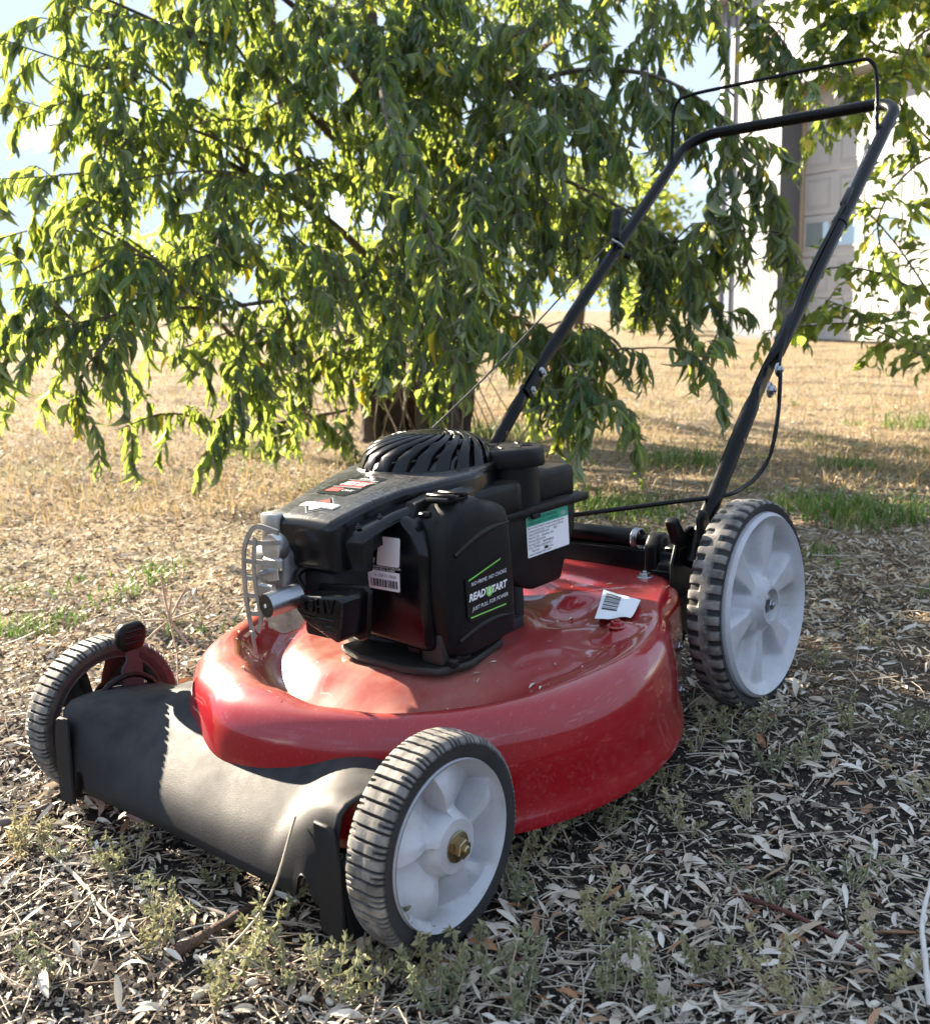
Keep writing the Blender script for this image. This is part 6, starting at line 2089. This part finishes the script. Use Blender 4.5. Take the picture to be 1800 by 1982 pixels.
# press the two ends flat along y
VV = np.array([tuple(v) for v in V]).reshape(len(up_path), 16, 3)
for i in list(range(5)) + list(range(len(up_path) - 5, len(up_path))):
    e = min(i, len(up_path) - 1 - i)
    k = {0: 0.22, 1: 0.22, 2: 0.25, 3: 0.55, 4: 0.9}[e]
    c = VV[i].mean(axis=0)
    VV[i, :, 1] = c[1] + (VV[i, :, 1] - c[1]) * k
    VV[i, :, [0, 2]] = (c[[0, 2]] + (VV[i][:, [0, 2]] - c[[0, 2]]) * (1.25 - 0.25 * k)).T
upper = mesh('upper_handle', VV.reshape(-1, 3), F, M['black_paint'], mower, None, 50)
# operator bail
bail = smooth_path([(1.502, -0.2395, 0.930), (1.506, -0.2340, 0.930), (1.520, -0.2270, 0.965), (1.532, -0.2255, 1.010), (1.530, -0.2240, 1.060), (1.528, -0.2130, 1.082), (1.526, -0.190, 1.0870), (1.526, -0.10, 1.0885), (1.526, 0.10, 1.0885),
                    (1.526, 0.195, 1.0870), (1.526, 0.226, 1.079), (1.525, 0.2400, 1.052), (1.523, 0.2430, 1.00), (1.516, 0.2440, 0.955), (1.504, 0.2440, 0.934)], 5)
tube('control_bar', bail, 0.0043, M['black_paint'], mower, 10)
# bail cable along the near tube, then the sheathed cable to the engine
tube('control_wire', smooth_path([(1.528, -0.2260, 0.985), (1.45, -0.2290, 0.893), (1.30, -0.2350, 0.783)], 5), 0.0012, M['steel'], mower, 6)
def along(t, off=0.0): return knee_n.lerp(cn, t) + Vector((0.0, 0, 0))
perp = Vector((-dirU.z, 0, dirU.x)).normalized()
sh = bm_box(-0.028, 0.028, -0.006, 0.006, -0.0045, 0.0045, 0.002)
o = from_bm('cable_bracket', sh, M['black_plastic'], mower)
q = along(0.53) + perp * 0.016
o.location = q; o.rotation_euler = (0, -math.atan2(dirU.z, dirU.x), 0)
tube('cable_clip', [along(0.455) + dirU.normalized() * -0.006, along(0.455) + dirU.normalized() * 0.006], 0.0147, M['black_plastic'], mower, 16)
cab = [along(0.50) + perp * 0.0165 + Vector((0, -0.002, 0)), along(0.40) + perp * 0.0165, along(0.2) + perp * 0.0165, (0.955, -0.2490, 0.5120), (0.925, -0.2590, 0.470), (0.902, -0.2640, 0.420), (0.880, -0.2640, 0.372), (0.8646, -0.2580, 0.3400), (0.835, -0.2530, 0.3200), (0.79, -0.2500, 0.3100),
       (0.735, -0.2470, 0.3065), (0.66, -0.2000, 0.3060), (0.605, -0.1420, 0.3010), (0.560, -0.0850, 0.2950), (0.525, -0.0400, 0.2900)]
tube('brake_cable', smooth_path(cab, 6), 0.0036, M['black_plastic'], mower, 10)
# starter rope, guide and grip on the far tube
rg = knee_f.lerp(cf, 0.445)
g0 = rg + Vector((-0.004, 0.0, 0.016))
tube('rope_guide', smooth_path([rg + Vector((-0.002, 0.012, 0.014)), rg + Vector((-0.016, 0.000, 0.020)), rg + Vector((-0.024, -0.008, 0.016)), rg + Vector((-0.014, -0.016, 0.008)), rg + Vector((0.004, -0.014, 0.0))], 5), 0.0032, M['zinc'], mower, 8)
tube('rope_guide_nut', [rg + Vector((0.010, -0.012, -0.014)), rg + Vector((0.018, -0.022, -0.020))], 0.008, M['black_plastic'], mower, 8)
rope = smooth_path([(0.405, 0.045, 0.4405), (0.62, 0.095, 0.515), (0.90, 0.160, 0.622), (1.15, 0.218, 0.723), tuple(rg + Vector((-0.020, -0.006, 0.018)))], 6)
tube('starter_rope', rope, 0.0016, M['rope'], mower, 8)
ga, gb = rg + Vector((-0.013, -0.004, 0.018)), rg + Vector((0.030, 0.012, 0.088))
gp = [ga.lerp(gb, k / 10) for k in range(11)]
tube('starter_grip', gp, [0.009, 0.0135, 0.0120, 0.0118, 0.0126, 0.0132, 0.0130, 0.0128, 0.0132, 0.0125, 0.006], M['black_plastic'], mower, 16)

# ---- rear: door, hinge rod with spring, brackets
bm = bm_box(0.662, 0.676, -0.205, 0.205, 0.090, 0.226, 0.004)
bm_box(0.676, 0.720, -0.150, 0.150, 0.100, 0.215, 0.006, 2, bm)
from_bm('rear_door', bm, M['black_plastic'], mower)
lathe('hinge_tube', [(0.0135, -0.118), (0.0150, -0.116), (0.0150, 0.15), (0.0135, 0.152)], (0.682, 0, 0.2390), M['black_plastic'], mower, 'y', 24)
lathe('hinge_pin', [(0.0085, -0.172), (0.0085, 0.19)], (0.682, 0, 0.2370), M['black_plastic'], mower, 'y', 16)
sp = []
for k in range(60):
    a = 2 * PI * k / 12
    sp.append((0.682 + 0.0168 * math.cos(a), -0.119 - 0.0022 * k / 12, 0.2380 + 0.0168 * math.sin(a)))
sp += [(0.668, -0.130, 0.215), (0.664, -0.131, 0.206)]
tube('door_spring', sp, 0.0012, M['zinc'], mower, 6)
for s_ in (-1, 1):
    bm = bm_prism([(0.648, 0.180), (0.655, 0.236), (0.668, 0.252), (0.690, 0.252), (0.704, 0.236), (0.712, 0.180)], 1, min(s_ * 0.150, s_ * 0.172), max(s_ * 0.150, s_ * 0.172), 0.004, 2)
    bm_prism([(0.640, 0.160), (0.646, 0.212), (0.660, 0.218), (0.700, 0.205), (0.712, 0.160)], 1, min(s_ * 0.176, s_ * 0.2), max(s_ * 0.176, s_ * 0.2), 0.003, 2, bm)
    for k in range(2):
        bm_box(0.634 + 0.014 * k, 0.640 + 0.014 * k, min(s_ * 0.172, s_ * 0.218), max(s_ * 0.172, s_ * 0.218), 0.165, 0.205, 0.001, 1, bm)
    from_bm('hinge_bracket', bm, M['black_plastic'], mower)
    # bracket that holds the lower handle and the wheel arm
    bm = bm_prism([(0.600, 0.150), (0.606, 0.225), (0.628, 0.262), (0.668, 0.270), (0.700, 0.262), (0.735, 0.225), (0.750, 0.150), (0.735, 0.120), (0.640, 0.110)], 1, min(s_ * 0.2195, s_ * 0.2245), max(s_ * 0.2195, s_ * 0.2245), 0.002, 1)
    bm_box(0.628, 0.690, min(s_ * 0.200, s_ * 0.2255), max(s_ * 0.200, s_ * 0.2255), 0.236, 0.2445, 0.002, 1, bm)
    bm_prism([(0.622, 0.250), (0.606, 0.286), (0.616, 0.294), (0.640, 0.262)], 1, min(s_ * 0.214, s_ * 0.232), max(s_ * 0.214, s_ * 0.232), 0.003, 2, bm)
    bm_prism([(0.634, 0.205), (0.640, 0.290), (0.650, 0.300), (0.664, 0.296), (0.676, 0.270), (0.690, 0.205)], 1, min(s_ * 0.2460, s_ * 0.2540), max(s_ * 0.2460, s_ * 0.2540), 0.003, 2, bm)
    from_bm('handle_bracket', bm, M['black_plastic'], mower)
